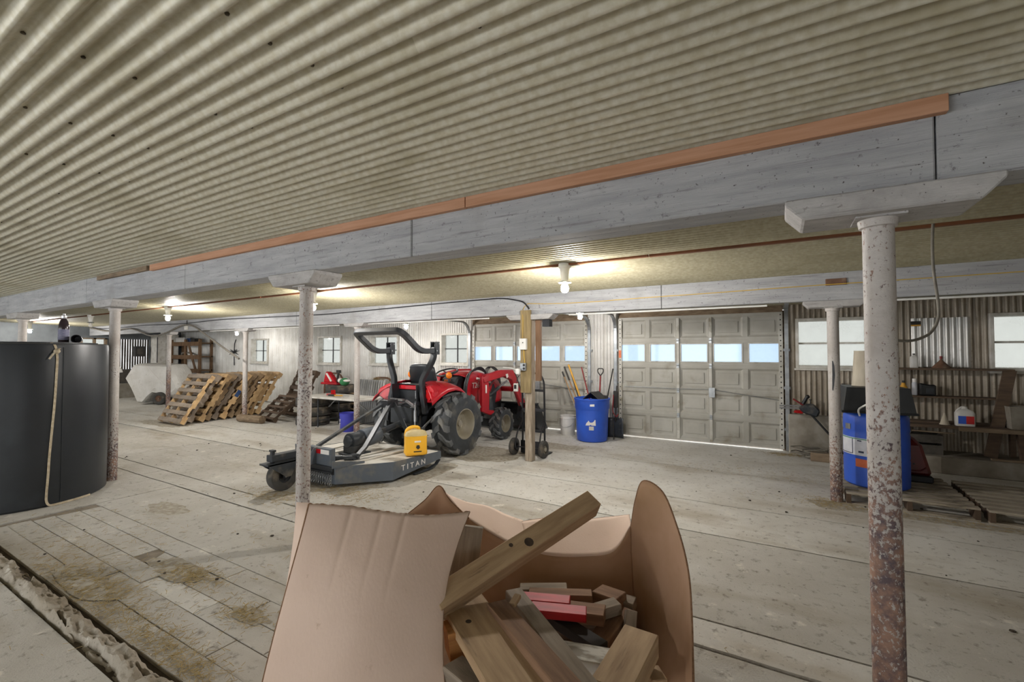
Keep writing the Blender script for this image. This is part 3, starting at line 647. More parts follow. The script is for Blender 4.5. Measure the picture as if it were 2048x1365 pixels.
# ------------------------------------------------------------------ black tank
pm('tank_black', '#24282d', '#1f2327', rough=.38, scale=2.5, c3='#30353a', s3=1.2, bump=.05, bscale=20); pm('strap_web', '#c4b8a0', '#a8997f', rough=.9, scale=30)
tk = thing('storage_tank', 'large round black plastic tank on the floor at the left', 'tank', (-7.08, 1.55, 0))
HT = 1.655
MB().lathe([(.675, 0), (.70, .02), (.703, .5), (.70, 1.0), (.70, HT-.03), (.695, HT-.008), (.67, HT), (.3, HT+.0), (.0005, HT)], 96).build('tank_body', 'tank_black', tk, smooth=35)
a0 = math.atan2(1.72-1.55, -6.4+7.08)
MB().bx(.698, .706, -.006, .006, .03, HT-.04).build('mould_seam', 'tank_black', tk).rotation_euler = (0, 0, R(12))
MB().lathe([(.60, HT-.001), (.60, HT+.012), (.56, HT+.014), (.0005, HT+.014)], 60).build('lid', 'tank_black', tk, smooth=30)
def onTank(px, py):
    """point on the tank side along a photo ray"""
    d = ray(px, py); o = Vector((0, 0, HC)); c = Vector((-7.08, 1.55)); e = Vector((o.x, o.y))-c; dd = Vector((d.x, d.y)); A = dd.dot(dd); B = 2*e.dot(dd); C = e.dot(e)-.708**2
    t = (-B-math.sqrt(max(0, B*B-4*A*C)))/(2*A); return o + d*t
sp = [onTank(108, 690)+Vector((-.08, .0, .02)), onTank(110, 690), onTank(113, 700), onTank(115, 716), onTank(113, 750), onTank(110, 800), onTank(104, 860), onTank(98, 920), onTank(96, 955), onTank(93, 985), onTank(92, 1003), onTank(97, 1013), onTank(115, 1012), onTank(150, 1004), onTank(180, 997)]
for q in sp: q.z = max(q.z, .012)
st = thing('tie_strap', 'frayed tan webbing strap hanging down the black tank', 'strap', sp[6].xy.to_3d())
o0 = Vector(st.location)
w = fillet(sp, .2, 4); MB().tube([p-o0 for p in w], 0, rect=(.02, .004), up=(0, 0, 1)).build('webbing', 'strap_web', st, smooth=60)
k = onTank(113, 705)-o0; MB().tube([k+Vector((.02, .02, .04)), k+Vector((.03, -.02, 0)), k+Vector((.025, -.06, -.07))], 0, rect=(.03, .005)).build('loose_tail', 'strap_web', st)
MB().ball(k+Vector((.012, 0, .01)), .028, 10, (.7, 1, .9)).build('knot', 'strap_web', st, smooth=60)
pm('bottle_glass', '#2a2124', '#3a3034', rough=.12, scale=4); pm('bottle_label', '#8f8fa8', '#6c6c86', rough=.6, scale=20, stretch=(1, 1, 6)); pm('cap_silver', '#c9c9cc', rough=.35, metal=.6)
zt = HT+.014
p = atZ(127, 687, zt); p = Vector((-7.33, 1.62, zt))
d = ray(127, 687); t_ = 7.05/abs(d.x); p = Vector((d.x*t_, d.y*t_, zt))
bt_ = thing('drink_bottle', 'dark bottle with silver cap standing on the black tank', 'bottle', p)
MB().lathe([(.044, 0), (.047, .01), (.047, .17), (.044, .21), (.034, .25), (.022, .275), (.02, .285), (.0005, .285)], 20).build('bottle_body', 'bottle_glass', bt_, smooth=40)
MB().lathe([(.0475, .035), (.0478, .04), (.0478, .15), (.0475, .155)], 20, cap=False).build('label_band', 'bottle_label', bt_, smooth=40)
MB().lathe([(.021, .28), (.023, .285), (.023, .31), (.014, .318), (.012, .335), (.0005, .336)], 14).build('cap', 'cap_silver', bt_, smooth=40)
d = ray(155, 684); t_ = 7.0/abs(d.x); p = Vector((d.x*t_, d.y*t_, zt+.045))
cp_ = thing('cup', 'black cup lying on its side on the tank', 'cup', p, rz=R(-112))
MB().lathe([(.032, -.10), (.036, -.09), (.044, .09), (.047, .1), (.042, .1), (.034, -.085), (.0005, -.088)], 20, axis='y').build('cup_body', 'black_iron', cp_, smooth=40)
MB().lathe([(.045, .085), (.049, .09), (.049, .102), (.044, .104)], 20, axis='y', cap=False).build('rim', 'black_iron', cp_, smooth=40)

# ------------------------------------------------------------------ hanging hose by the near post
pm('hose_grey', '#7f7a70', '#68635a', rough=.7, scale=14)
hp = [atD(1868, 418, 3.1), atD(1864, 480, 3.1), atD(1866, 540, 3.1), atD(1876, 600, 3.12), atD(1878, 640, 3.12), atD(1862, 668, 3.1), atD(1830, 682, 3.05), atD(1800, 683, 3.0), atD(1770, 676, 2.95)]
o = MB().tube(fillet([Vector((hp[0].x, hp[0].y, 2.465))] + hp, .3, 4), .0095, n=8).build('air_hose', 'hose_grey', smooth=60); tag(o, 'grey hose hanging in a loop behind the nearest rusty post', 'hose')
# ------------------------------------------------------------------ red compact tractor
pm('tractor_red', '#c4232f', '#a91c28', rough=.28, scale=3, c3='#b4525a', s3=2.5, lo3=.55, hi3=.8); pm('tractor_black', '#2c2f33', '#232529', rough=.4, scale=5, c3='#55534f', s3=3)
pm('rubber', '#43474b', '#34373a', rough=.6, scale=7, c3='#7d786e', s3=4, lo3=.55, hi3=.8, bump=.15, bscale=50); pm('rubber_lug', '#6b6e70', '#55585a', rough=.6, scale=7, c3='#8d897f', s3=4, lo3=.5, hi3=.75); pm('rubber_dusty', '#4a4845', '#3a3835', rough=.85, scale=7, c3='#7a7062', s3=5)
pm('rim_silver', '#b3ada0', '#99927f', rough=.4, metal=.35, scale=3); pm('steel_dark', '#3d4146', '#303439', rough=.42, metal=.15, scale=5, c3='#726c62', s3=4); pm('steel_bright', '#b9bbbd', '#8f9194', rough=.3, metal=.8, scale=9)
pm('seat_vinyl', '#2f343a', '#26292e', rough=.4, scale=8); pm('lens_orange', '#f08a24', '#e0741a', rough=.15, scale=12); pm('lens_red', '#c8161c', '#a01015', rough=.12, scale=9)
pm('print_white', '#ece9e4', rough=.5); pm('rops_black', '#3a3d42', '#2d3034', rough=.33, scale=6, metal=.1)
TR = thing('tractor', 'red compact tractor with front loader and folded roll bar', 'tractor', (-4.87, 5.5, 0))
def tyre(parent, cx, cy, cz, side, Rr, Wd, rimR, nlug, name='wheel'):
    """lugged tyre on a dished rim; axle along x, outer face towards side"""
    w = Wd/2; wh = MB().lathe([(rimR, -w*.86), (rimR*1.04, -w*.98), (rimR+(Rr-rimR)*.5, -w*1.04), (Rr*.90, -w*.95), (Rr*.935, -w*.7), (Rr*.945, 0), (Rr*.935, w*.7), (Rr*.90, w*.95), (rimR+(Rr-rimR)*.5, w*1.04), (rimR*1.04, w*.98), (rimR, w*.86)], 56, axis='x', cap=False).build(name, 'rubber', parent, smooth=50)
    wh.location = (cx, cy, cz); b = MB()
    for k in range(nlug):
        for sd in (-1, 1):
            t0 = 2*math.pi*(k + (.5 if sd > 0 else 0))/nlug; P = []
            for u, dt in ((-.08, .0), (.35, .10), (.70, .27), (1.0, .32)):
                for q, hh in ((-.5, .55), (-.5, 1.0), (.5, 1.0), (.5, .55)):
                    rr = Rr*(.93 if hh < .9 else 1.0); rr -= (.035*Rr if u > .9 else 0) + (.11*Rr if u > .9 and hh < .9 else 0); t = t0 + dt*1.0 + q*(.42*2*math.pi/nlug)*(1-.12*(hh > .9))
                    P.append((sd*u*w*.99, rr*math.cos(t), rr*math.sin(t)))
            F = []
            for i in range(3): F += [(i*4+j, i*4+(j+1) % 4, i*4+4+(j+1) % 4, i*4+4+j) for j in range(4)]
            F += [(0, 1, 2, 3), (15, 14, 13, 12)]; b.add(P, F)
    b.build('tread_lugs', 'rubber_lug', wh)['kind'] = 'stuff'
    s = side
    MB().lathe([(rimR*1.02, s*w*.90), (rimR*1.03, s*w*.97), (rimR*.98, s*w*.98), (rimR*.93, s*w*.80), (rimR*.90, s*w*.25), (rimR*.84, s*w*.05), (rimR*.5, s*w*.02), (rimR*.42, s*w*.10), (rimR*.25, s*w*.12), (.0005, s*w*.12)], 40, axis='x', cap=False).build('rim', 'rim_silver', wh, smooth=35)
    hb = MB().cyl((s*w*.1, 0, 0), (s*w*.32, 0, 0), rimR*.20, n=16)
    for k in range(6): t = k*math.pi/3; hb.cyl((s*w*.04, rimR*.36*math.cos(t), rimR*.36*math.sin(t)), (s*w*.14, rimR*.36*math.cos(t), rimR*.36*math.sin(t)), rimR*.05, n=8)
    hb.build('hub', 'rim_silver', wh, smooth=40)
    MB().lathe([(rimR*1.01, -s*w*.9), (rimR*.93, -s*w*.5), (rimR*.4, -s*w*.4), (.0005, -s*w*.4)], 28, axis='x', cap=False).build('rim_back', 'tractor_black', wh, smooth=35)
    return wh
for s in (-1, 1):
    tyre(TR, s*.60, .10, .475, s, .475, .31, .225, 12, 'rear_wheel'); tyre(TR, s*.52, 1.50, .285, s, .285, .20, .155, 12, 'front_wheel')
b = MB().bx(-.20, .20, -.30, 1.15, .40, .72).bx(-.14, .14, 1.0, 2.0, .42, .66).bx(-.30, .30, -.06, .26, .36, .58)
b.cyl((-.5, .10, .475), (.5, .10, .475), .085, n=14).build('transmission', 'tractor_black', TR, bevel=.015)
MB().bx(-.42, .42, 1.43, 1.57, .22, .34).cyl((-.45, 1.5, .285), (.45, 1.5, .285), .045, n=10).build('front_axle', 'tractor_black', TR, bevel=.01)
MB().bx(-.48, .48, .22, .92, .46, .50).build('foot_plate', 'tractor_black', TR, bevel=.006)
# fenders
def fender(s):
    ys = [-.50, -.43, -.3, -.14, .04, .20, .33, .43]; zo = [.84, .875, .945, 1.0, 1.02, .985, .90, .79]; zi = [1.07, 1.10, 1.115, 1.12, 1.11, 1.07, .97, .85]
    def f(u, w):
        k = u*(len(ys)-1); i = min(int(k), len(ys)-2); t = k-i; y = ys[i]*(1-t)+ys[i+1]*t; a = zi[i]*(1-t)+zi[i+1]*t; c = zo[i]*(1-t)+zo[i+1]*t
        x = .245 + w*.36; y = y if y > -.2 else y + (1-w)*(.22 if y < -.4 else .12); zz = a + (c-a)*(w**1.6) + .012*math.sin(w*math.pi); return (s*x, y, zz - (.035 if w > .97 else 0))
    fd = MB().grid(f, 28, 12).build('fender', 'tractor_red', TR, smooth=50, thick=.014)
    ls = MB(); rr = [(.265, .80), (.27, 1.08), (.44, 1.06), (.56, .99), (.58, .90), (.48, .82)]
    q = MB().add([(s*x, -.30-.42*(x-.26), z) for x, z in rr] + [(s*x, -.22-.3*(x-.26), z+.02) for x, z in rr], [tuple(range(6)), tuple(range(6, 12))] + [(i, (i+1) % 6, 6+(i+1) % 6, 6+i) for i in range(6)]).build('fender_rear', 'tractor_red', fd, bevel=.02)
    MB().add([(s*.36, -.346, .90), (s*.38, -.354, 1.01), (s*.50, -.405, .985), (s*.53, -.418, .90), (s*.46, -.389, .85)], [(0, 1, 2, 3, 4)]).build('tail_light', 'lens_red', fd, thick=.03)
    MB().add([(s*.245, y, .62) for y in (-.42, .45)] + [(s*.245, .5, .86), (s*.245, .2, 1.08), (s*.245, -.45, 1.08)], [(0, 1, 2, 3, 4)]).build('fender_inner', 'tractor_black', fd, thick=.012)
    lp = MB().ball((s*.40, .13, 1.20), .052, 14, (1, .8, 1.05)).build('turn_lamp', 'lens_orange', fd, smooth=60); MB().cyl((s*.40, .13, 1.07), (s*.40, .13, 1.16), .016, n=8).build('lamp_stalk', 'tractor_black', lp)
for s in (-1, 1): fender(s)
b = MB().bx(-.26, .26, -.30, -.24, .99, 1.06); b.build('rear_crossbar', 'tractor_red', TR, bevel=.012)
MB().bx(-.26, .26, -.31, -.10, 1.062, 1.085).build('tool_tray', 'tractor_black', TR, bevel=.008)
MB().bx(-.27, .27, -.28, -.22, .68, .99).build('rear_panel', 'tractor_black', TR, bevel=.01)
MB().bx(.09, .17, -.296, -.281, .86, .98).build('hang_bracket', 'steel_bright', TR)
# seat
def seatback(u, w): x = (u-.5)*.52; z = 1.06+w*.32; r = abs(u-.5)*2; return (x*(1-.10*w**4), -.02-.09*w + .05*r*r, z-.05*r**6*(w > .8))
MB().grid(seatback, 12, 10).build('seat_back', 'seat_vinyl', TR, smooth=60, thick=.075, sub=1)
MB().bx(-.21, .21, .0, .42, 1.0, 1.08).build('seat_cushion', 'seat_vinyl', TR, bevel=.03)
MB().bx(-.17, .17, .04, .36, .72, 1.0).build('seat_pedestal', 'tractor_black', TR, bevel=.01)
# roll bar, folded back
def mir(p, s): return (p[0]*s, p[1], p[2])
ro = [(.36, -.37, .66), (.33, -.38, .86), (.265, -.36, 1.12), (.455, -.30, 1.47), (.455, -.28, 1.64)]
for s in (-1, 1):
    MB().tube(fillet([mir(p, s) for p in ro], .10, 5), 0, rect=(.075, .075), up=(0, 1, 0)).build('roll_bar_post', 'rops_black', TR, bevel=.008, smooth=40)
    MB().bx(s*.455-.052, s*.455-.044, -.315, -.225, 1.53, 1.72).bx(s*.455+.044, s*.455+.052, -.315, -.225, 1.53, 1.72).bx(s*.455-.034, s*.455+.034, -.235, -.225, 1.60, 1.72).build('hinge_plate', 'rops_black', TR)
    MB().cyl((s*.455-.06, -.29, 1.585), (s*.455+.06, -.29, 1.585), .012, n=8).build('hinge_pin', 'steel_bright', TR); MB().cyl((s*.455-.06, -.25, 1.69), (s*.455+.06, -.25, 1.69), .009, n=8).build('hinge_pin', 'steel_bright', TR)
up = [(.455, -.27, 1.585), (.455, -.60, 1.575), (.455, -.90, 1.80), (.42, -.985, 1.855)]
hoop = up + [mir(p, -1) for p in up[::-1]]
MB().tube(fillet(hoop, .13, 6), 0, rect=(.085, .075), up=(0, 0, 1)).build('roll_bar_hoop', 'rops_black', TR, bevel=.008, smooth=40)
# console, wheel, hood
MB().prism([(.62, .70), (.58, 1.0), (.66, 1.13), (.80, 1.17), (.86, 1.10), (.86, .70)], -.17, .17).build('dash_console', 'tractor_black', TR, bevel=.03)
MB().bx(-.08, .03, .60, .64, 1.05, 1.10).build('dash_sticker', 'orange_label', TR).rotation_euler = (0, 0, 0)
sw = MB().tube([(.185*math.cos(t), .185*math.sin(t), 0) for t in [2*math.pi*k/36 for k in range(36)]], .014, n=8, closed=True)
for k in range(3): t = k*2*math.pi/3+.5; sw.tube([(0, 0, -.035), (.09*math.cos(t), .09*math.sin(t), -.02), (.18*math.cos(t), .18*math.sin(t), 0)], .011, n=6)
sw.lathe([(.03, -.05), (.035, -.03), (.02, -.02), (.0005, -.018)], 12)
o = sw.build('steering_wheel', 'tractor_black', TR, smooth=50); o.location = (0, .58, 1.225); o.rotation_euler = (R(18), 0, 0)
MB().cyl((0, .60, 1.19), (0, .70, 1.0), .022, n=10).build('steering_column', 'tractor_black', TR)
hs = [(.74, .66, 1.175, .30), (.95, .62, 1.225, .295), (1.25, .60, 1.225, .285), (1.60, .62, 1.16, .27), (1.88, .64, 1.04, .25), (2.0, .66, .92, .21)]
def hood(u, w):
    k = u*(len(hs)-1); i = min(int(k), len(hs)-2); t = k-i; y, zb, zt, hw = [a*(1-t)+c*t for a, c in zip(hs[i], hs[i+1])]
    a = w*2-1; p = abs(a); sg = 1 if a > 0 else -1
    if p < .45: x = hw*.92*(p/.45); z = zt - .04*(p/.45)**3
    else: q = (p-.45)/.55; x = hw*(.92+.08*math.sin(min(1, q*4)*math.pi/2) - .03*q); z = zt-.04-(zt-.04-zb)*q
    return (sg*x, y, z)
hd = MB().grid(hood, 24, 36).build('hood', 'tractor_red', TR, smooth=45, thick=.012)
MB().add([(x, 2.005+.0*z, z) for x, z in ((-.2, .66), (.2, .66), (.2, .85), (.12, .92), (-.12, .92), (-.2, .85))], [(0, 1, 2, 3, 4, 5)]).build('grille', 'tractor_black', hd, thick=.03)
for s in (-1, 1): MB().add([(s*.298, 1.02, 1.13), (s*.29, 1.50, 1.03), (s*.29, 1.50, .99), (s*.298, 1.02, 1.09)], [(0, 1, 2, 3)]).build('hood_stripe', 'print_white', hd, thick=.006)
lettering('model_lettering', 'T26', .135, 'print_white', hd, (.306, .99, .985), (R(90), 0, R(90)), .002)

for s in (-1, 1): MB().bx(s*.235-.035, s*.235+.035, .78, 1.25, .52, .70).build('side_cover', 'tractor_red', TR, bevel=.01)
MB().prism([(1.25, .48), (1.62, .48), (1.72, .80), (1.62, .98), (1.3, .9)], .255, .275).build('side_screen', 'tractor_black', TR)
# loader: towers, arms, cylinders, bucket
arm = [(.93, 1.13), (1.02, 1.18), (1.50, 1.245), (1.90, 1.235), (2.02, 1.10), (2.20, .80), (2.42, .55), (2.38, .44), (2.28, .46), (2.05, .80), (1.86, 1.04), (1.60, 1.12), (1.10, 1.06), (.96, 1.04)]
for s in (-1, 1):
    tw = MB().prism([(.92, .55), (1.18, .46), (1.30, .50), (1.16, .78), (1.10, 1.12), (.92, 1.16)], s*.44, s*.50).build('loader_tower', 'tractor_red', TR, bevel=.01)
    MB().prism([(1.12, .56), (1.26, .54), (1.20, .78), (1.13, .90)], s*.500, s*.506).build('tower_plate', 'steel_dark', tw)
    MB().bx(s*.505-.003, s*.505+.003, 1.00, 1.04, .86, 1.0).build('tower_sticker', 'print_white', tw)
    ar = MB().prism(arm, s*.44, s*.53).build('loader_arm', 'tractor_red', TR, bevel=.012)
    MB().prism([(1.98, 1.17), (2.02, 1.16), (2.33, .70), (2.30, .68)], s*.455, s*.515).build('arm_hose_guard', 'tractor_black', ar)
    MB().prism([(1.62, 1.16), (1.70, 1.17), (1.72, 1.11), (1.66, 1.08)], s*.531, s*.533).build('arm_emblem', 'print_white', ar)
    lc = MB().cyl((s*.48, 1.14, .80), (s*.48, 1.46, .925), .034, n=14).build('lift_cylinder', 'tractor_black', TR, smooth=40); MB().cyl((s*.48, 1.44, .918), (s*.48, 1.74, 1.03), .018, n=10).build('rod', 'steel_bright', lc, smooth=40)
    bc = MB().cyl((s*.56, 1.84, .95), (s*.56, 2.10, .62), .028, n=12).build('bucket_cylinder', 'tractor_red', TR, smooth=40); MB().cyl((s*.56, 2.08, .64), (s*.56, 2.28, .40), .015, n=10).build('rod', 'steel_bright', bc, smooth=40)
MB().cyl((-.44, 2.02, .86), (.44, 2.02, .86), .05, n=14).build('arm_cross_tube', 'tractor_red', TR, smooth=40)
bk = [(2.36, .56), (2.30, .34), (2.32, .12), (2.46, .03), (2.80, .02), (2.80, .04), (2.48, .055), (2.355, .14), (2.335, .34), (2.40, .56)]
bkt = MB().prism(bk, -.80, .80).build('loader_bucket', 'tractor_black', TR, bevel=.006)
for s in (-1, 1): MB().prism([(2.36, .56), (2.31, .34), (2.33, .12), (2.46, .035), (2.80, .03), (2.52, .42)], s*.80, s*.812).build('bucket_side', 'tractor_black', bkt)
MB().bx(-.80, .80, 2.30, 2.42, .545, .575).build('bucket_top_bar', 'tractor_black', bkt, bevel=.005)
for x in (-.48, .48): MB().prism([(2.18, .30), (2.33, .20), (2.33, .56), (2.24, .52)], x-.05, x+.05).build('bucket_hook', 'tractor_black', bkt, bevel=.006)
MB().tube(fillet([(.0, 2.10, .45), (0, 2.14, .70), (0, 2.10, .98), (0, 2.04, 1.02)], .12, 4), 0, rect=(.36, .03), up=(1, 0, 0)).build('brush_guard', 'tractor_black', TR)
for k, dx in enumerate((0, .028, .05)):
    q = [(.30+dx, .66, .72), (.30+dx, .67, 1.02), (.32+dx, .76, 1.22+.02*k), (.38+dx, .98, 1.29+.02*k), (.42, 1.16, 1.20), (.43, 1.20, 1.08)]
    MB().tube(fillet(q, .14, 5), .018 if k == 0 else .010, n=8).build('hydraulic_hose', 'tractor_black', TR, smooth=50)
for k in range(4): MB().tube(fillet([(.30, 1.28+.03*k, 1.12), (.33, 1.24+.035*k, 1.26), (.38, 1.30+.04*k, 1.32), (.46, 1.42+.03*k, 1.22)], .07, 4), .007, n=6).build('hydraulic_hose', 'black_cable', TR)
MB().tube(fillet([(.47, 1.15, .95), (.47, 1.42, 1.14), (.47, 1.52, 1.0)], .1, 4), .008, n=6).build('hydraulic_hose', 'black_cable', TR)
# three point hitch
hb = MB()
for s in (-1, 1):
    hb.bar((s*.24, -.05, .42), (s*.34, -.82, .40), .018, .07); hb.bar((s*.20, -.22, .78), (s*.30, -.52, .82), .03, .06)
hb.build('lower_links', 'steel_dark', TR, bevel=.004)
for s in (-1, 1): MB().cyl((s*.30, -.52, .82), (s*.33, -.56, .43), .014, n=10).cyl((s*.305, -.53, .72), (s*.32, -.545, .56), .022, n=10).build('lift_rod', 'steel_bright', TR, smooth=40)
MB().cyl((0, -.40, .80), (0, -.82, .80), .016, n=10).cyl((0, -.50, .80), (0, -.70, .80), .026, n=10).build('top_link', 'steel_bright', TR, smooth=40)
MB().bx(-.22, .22, -.50, -.36, .50, .76).build('hitch_block', 'steel_dark', TR, bevel=.01)
MB().bar((.05, -.44, .84), (.30, -.55, .78), .03, .03).bar((-.2, -.5, .86), (.1, -.55, .86), .04, .03).build('position_lever', 'steel_bright', TR)
rg = MB(); rg.tube([(.34, -.60+.03*math.cos(t), .80+.035*math.sin(t)) for t in [2*math.pi*k/14 for k in range(14)]], .005, n=6, closed=True); rg.build('pull_ring', 'steel_bright', TR)

# ------------------------------------------------------------------ rotary cutter behind the tractor
pm('cutter_grey', '#5f6770', '#555c64', rough=.4, scale=3, c3='#7b7870', s3=3); pm('dust_grey', '#d3d1cb', '#c2beb5', rough=.75, scale=4, c3='#837c6f', s3=3)
RC = thing('rotary_cutter', 'dusty grey rotary mowing deck hitched behind the tractor', 'mower', (-4.80, 4.0, 0))
out = [(.80, .86), (.80, -.02), (.40, -.52), (-.40, -.52), (-.80, -.02), (-.80, .86)]
zb_ = [.12, .035, .05, .05, .035, .12]
b = MB(); n = 6; b.add([(x, y, z) for (x, y), z in zip(out, zb_)] + [(x, y, .25 if y < .5 else .22) for x, y in out], [(i, (i+1) % n, n+(i+1) % n, n+i) for i in range(n)]); b.build('deck_skirt', 'cutter_grey', RC, thick=.012)
b = MB().prism([(x*.99, y*.99) for x, y in out], .236, .246, 'xy'); dk = b.build('deck_top', 'dust_grey', RC)
for v in dk.data.vertices:
    if v.co.y > .5: v.co.z -= .03
for x in (-.45, -.22, .22, .45): MB().bx(x-.012, x+.012, -.40, .70, .245, .262).build('deck_rib', 'dust_grey', RC)
MB().prism([(-.50, .25), (-.50, .33), (-.10, .27), (-.10, .25)], .56, .57).build('corner_gusset', 'cutter_grey', RC).rotation_euler = (0, 0, R(-12))
for s in (-1, 1): MB().tube([(s*.79, .35, .022), (s*.79, .62, .022), (s*.79, .78, .06), (s*.79, .84, .11)], 0, rect=(.05, .012)).build('skid_shoe', 'steel_dark', RC)
gb = MB().cyl((0, .0, .41), (0, .22, .41), .105, n=24).build('gearbox', 'steel_dark', RC, smooth=40)
MB().lathe([(.05, -.035), (.07, -.03), (.075, .0)], 20, (0, -.005, .41), 'y').build('gearbox_cap', 'steel_dark', gb, smooth=40)
MB().bx(-.09, .09, -.02, .20, .245, .36).bx(-.16, .16, -.05, .23, .245, .262).build('gearbox_mount', 'steel_dark', gb, bevel=.008)
ps = MB().cyl((0, .20, .41), (0, .48, .44), .125, .115, n=24).build('shaft_guard', 'cutter_grey', RC, smooth=40); MB().cyl((0, .46, .44), (0, 1.05, .55), .042, n=14).build('drive_shaft', 'steel_dark', ps, smooth=40)
ch = MB().tube([(.12*math.cos(t), .47+.0*t, .42+.10*math.sin(t)) for t in [math.pi*k/10 - math.pi for k in range(11)]], .004, n=5).build('guard_chain', 'steel_bright', ps)
for s in (-1, 1):
    MB().bar((s*.36, .82, .24), (s*.06, .72, .84), .07, .014, (0, 1, 0)).build('a_frame_leg', 'steel_dark', RC, bevel=.003)
    MB().bx(s*.36-.05, s*.36+.05, .74, .88, .235, .32).build('hitch_bracket', 'steel_dark', RC, bevel=.004)
MB().tube([(.30, -.15, .27), (.27, .02, .36), (.05, .66, .84)], 0, rect=(.06, .03)).build('brace_bar', 'steel_dark', RC)
MB().tube([(-.28, -.26, .37), (-.05, .64, .84)], 0, rect=(.06, .03)).build('brace_bar', 'steel_dark', RC)
MB().bx(-.07, .07, .60, .80, .78, .89).cyl((-.09, .72, .84), (.09, .72, .84), .014, n=8).build('top_hitch', 'tractor_black', RC, bevel=.006)
MB().bx(.22, .32, -.20, -.10, .245, .31).cyl((.18, -.15, .28), (.36, -.15, .28), .012, n=8).build('brace_foot', 'steel_dark', RC, bevel=.004)
# tail wheel arm with reflector plate
MB().bx(-.34, .32, -.53, -.46, .25, .44).build('tail_plate', 'cutter_grey', RC, bevel=.004)
for x in (.06, -.225): MB().prism([(-.72, .25), (-.46, .25), (-.46, .44), (-.56, .44)], x, x+.015).build('tail_bracket', 'cutter_grey', RC)
MB().bx(.01, .155, -.537, -.531, .375, .425).build('red_reflector', 'lens_red', RC); MB().bx(.155, .30, -.537, -.531, .375, .425).build('white_reflector', 'print_white', RC)
MB().cyl((-.07, -.50, .275), (.30, -.18, .275), .03, n=12).cyl((.10, -.35, .275), (.20, -.26, .275), .038, n=12).build('adjuster_tube', 'steel_dark', RC, smooth=40)
MB().bar((-.075, -1.02, .385), (-.075, -.48, .385), .10, .075).build('tail_arm', 'steel_dark', RC, bevel=.005)
MB().cyl((-.075, -.98, .27), (-.075, -.98, .47), .024, n=12).bx(-.11, -.04, -1.0, -.96, .455, .475).build('caster_pivot', 'tractor_black', RC, smooth=40)
fk = MB().prism([(-1.08, .33), (-.72, .33), (-.72, .31), (-.80, .16), (-.86, .16), (-1.02, .28)], -.155, -.14).prism([(-1.08, .33), (-.72, .33), (-.72, .31), (-.80, .16), (-.86, .16), (-1.02, .28)], -.01, .005).bx(-.155, .005, -1.08, -.72, .315, .335).build('caster_fork', 'steel_dark', RC)
cw = MB().lathe([(.075, -.05), (.085, -.056), (.13, -.06), (.160, -.05), (.168, 0), (.160, .05), (.13, .06), (.085, .056), (.075, .05)], 36, axis='x', cap=False).build('caster_wheel', 'rubber_dusty', RC, smooth=40); cw.location = (-.075, -.86, .168)
h = MB().lathe([(.086, .05), (.08, .03), (.03, .02), (.028, .06), (.0005, .06)], 24, axis='x', cap=False)
for k in range(5): t = k*2*math.pi/5; h.cyl((.02, .055*math.cos(t), .055*math.sin(t)), (.034, .055*math.cos(t), .055*math.sin(t)), .008, n=8)
h.build('hub', 'tractor_black', cw, smooth=40)
MB().cyl((-.15, -.86, .168), (.0, -.86, .168), .014, n=8).build('caster_axle', 'steel_bright', RC)
# chain curtain along the rear edge
MB().bx(-.38, .38, -.545, -.525, .155, .245).cyl((-.38, -.55, .18), (.38, -.55, .18), .012, n=8).build('chain_rail', 'tractor_black', RC)
link = MB().tube([(.011*math.cos(t), 0, .020*math.sin(t)) for t in [2*math.pi*k/10 for k in range(10)]], .0035, n=5, closed=True).mesh('chain_link', 'steel_bright', 60)
for k in range(19):
    x = -.36 + k*.04
    cm = MB()
    for j in range(4):
        for i in range(10):
            pass
        pts = [(x + (.011*math.cos(t) if j % 2 == 0 else 0), -.555 + (.011*math.cos(t) if j % 2 else 0), .145-.031*j + .020*math.sin(t)) for t in [2*math.pi*q/10 for q in range(10)]]
        cm.tube(pts, .0036, n=5, closed=True)
    cm.build('chain', 'steel_bright', RC, smooth=60)
lettering('name_lettering', 'T I T A N', .095, 'print_white', RC, (.808, .33, .145), (R(90), 0, R(90)), .002, sx=1.15)

# ------------------------------------------------------------------ yellow fuel can on the deck
pm('can_yellow', '#ffc238', '#f5b52c', rough=.4, scale=4, c3='#d9b566', s3=4, lo3=.6, hi3=.8); pm('can_dusty', '#d9c9a0', '#cbb57c', rough=.6, scale=8); pm('print_black', '#2a2826', rough=.6)
CN = thing('fuel_can', 'yellow plastic fuel can with black spout on the mower deck', 'fuel can', (-4.075, 4.45, .249), rz=R(52))
def canbody(w, d, h):
    b = MB(); ring = []
    for k in range(32):
        t = 2*math.pi*k/32; c, s_ = math.cos(t), math.sin(t); q = (abs(c)**8+abs(s_)**8)**(-1/8); ring.append((q*c*w/2, q*s_*d/2))
    prof = [(.92, 0), (1, .012), (1, .05), (.97, .06), (.97, h*.60), (1, h*.63), (1, h*.66)]
    vs = [(x*k_, y*k_, z) for k_, z in prof for x, y in ring]; f = [tuple(range(32))[::-1]]
    for j in range(len(prof)-1): f += [(j*32+i, j*32+(i+1) % 32, (j+1)*32+(i+1) % 32, (j+1)*32+i) for i in range(32)]
    return b.add(vs, f), ring
b, ring = canbody(.28, .205, .37); b.build('can_body', 'can_yellow', CN, smooth=40)
b = MB(); prof = [(1, 1, .2376), (.98, 1, .262), (.86, .96, .296), (.6, .80, .312), (.3, .5, .318)]
vs = [(x*a - .0*(1-a), y*c_, z) for a, c_, z in prof for x, y in ring]; f = []
for j in range(len(prof)-1): f += [(j*32+i, j*32+(i+1) % 32, (j+1)*32+(i+1) % 32, (j+1)*32+i) for i in range(32)]
b.add(vs, f + [tuple(range(4*32, 5*32))]).build('can_shoulder', 'can_dusty', CN, smooth=40)
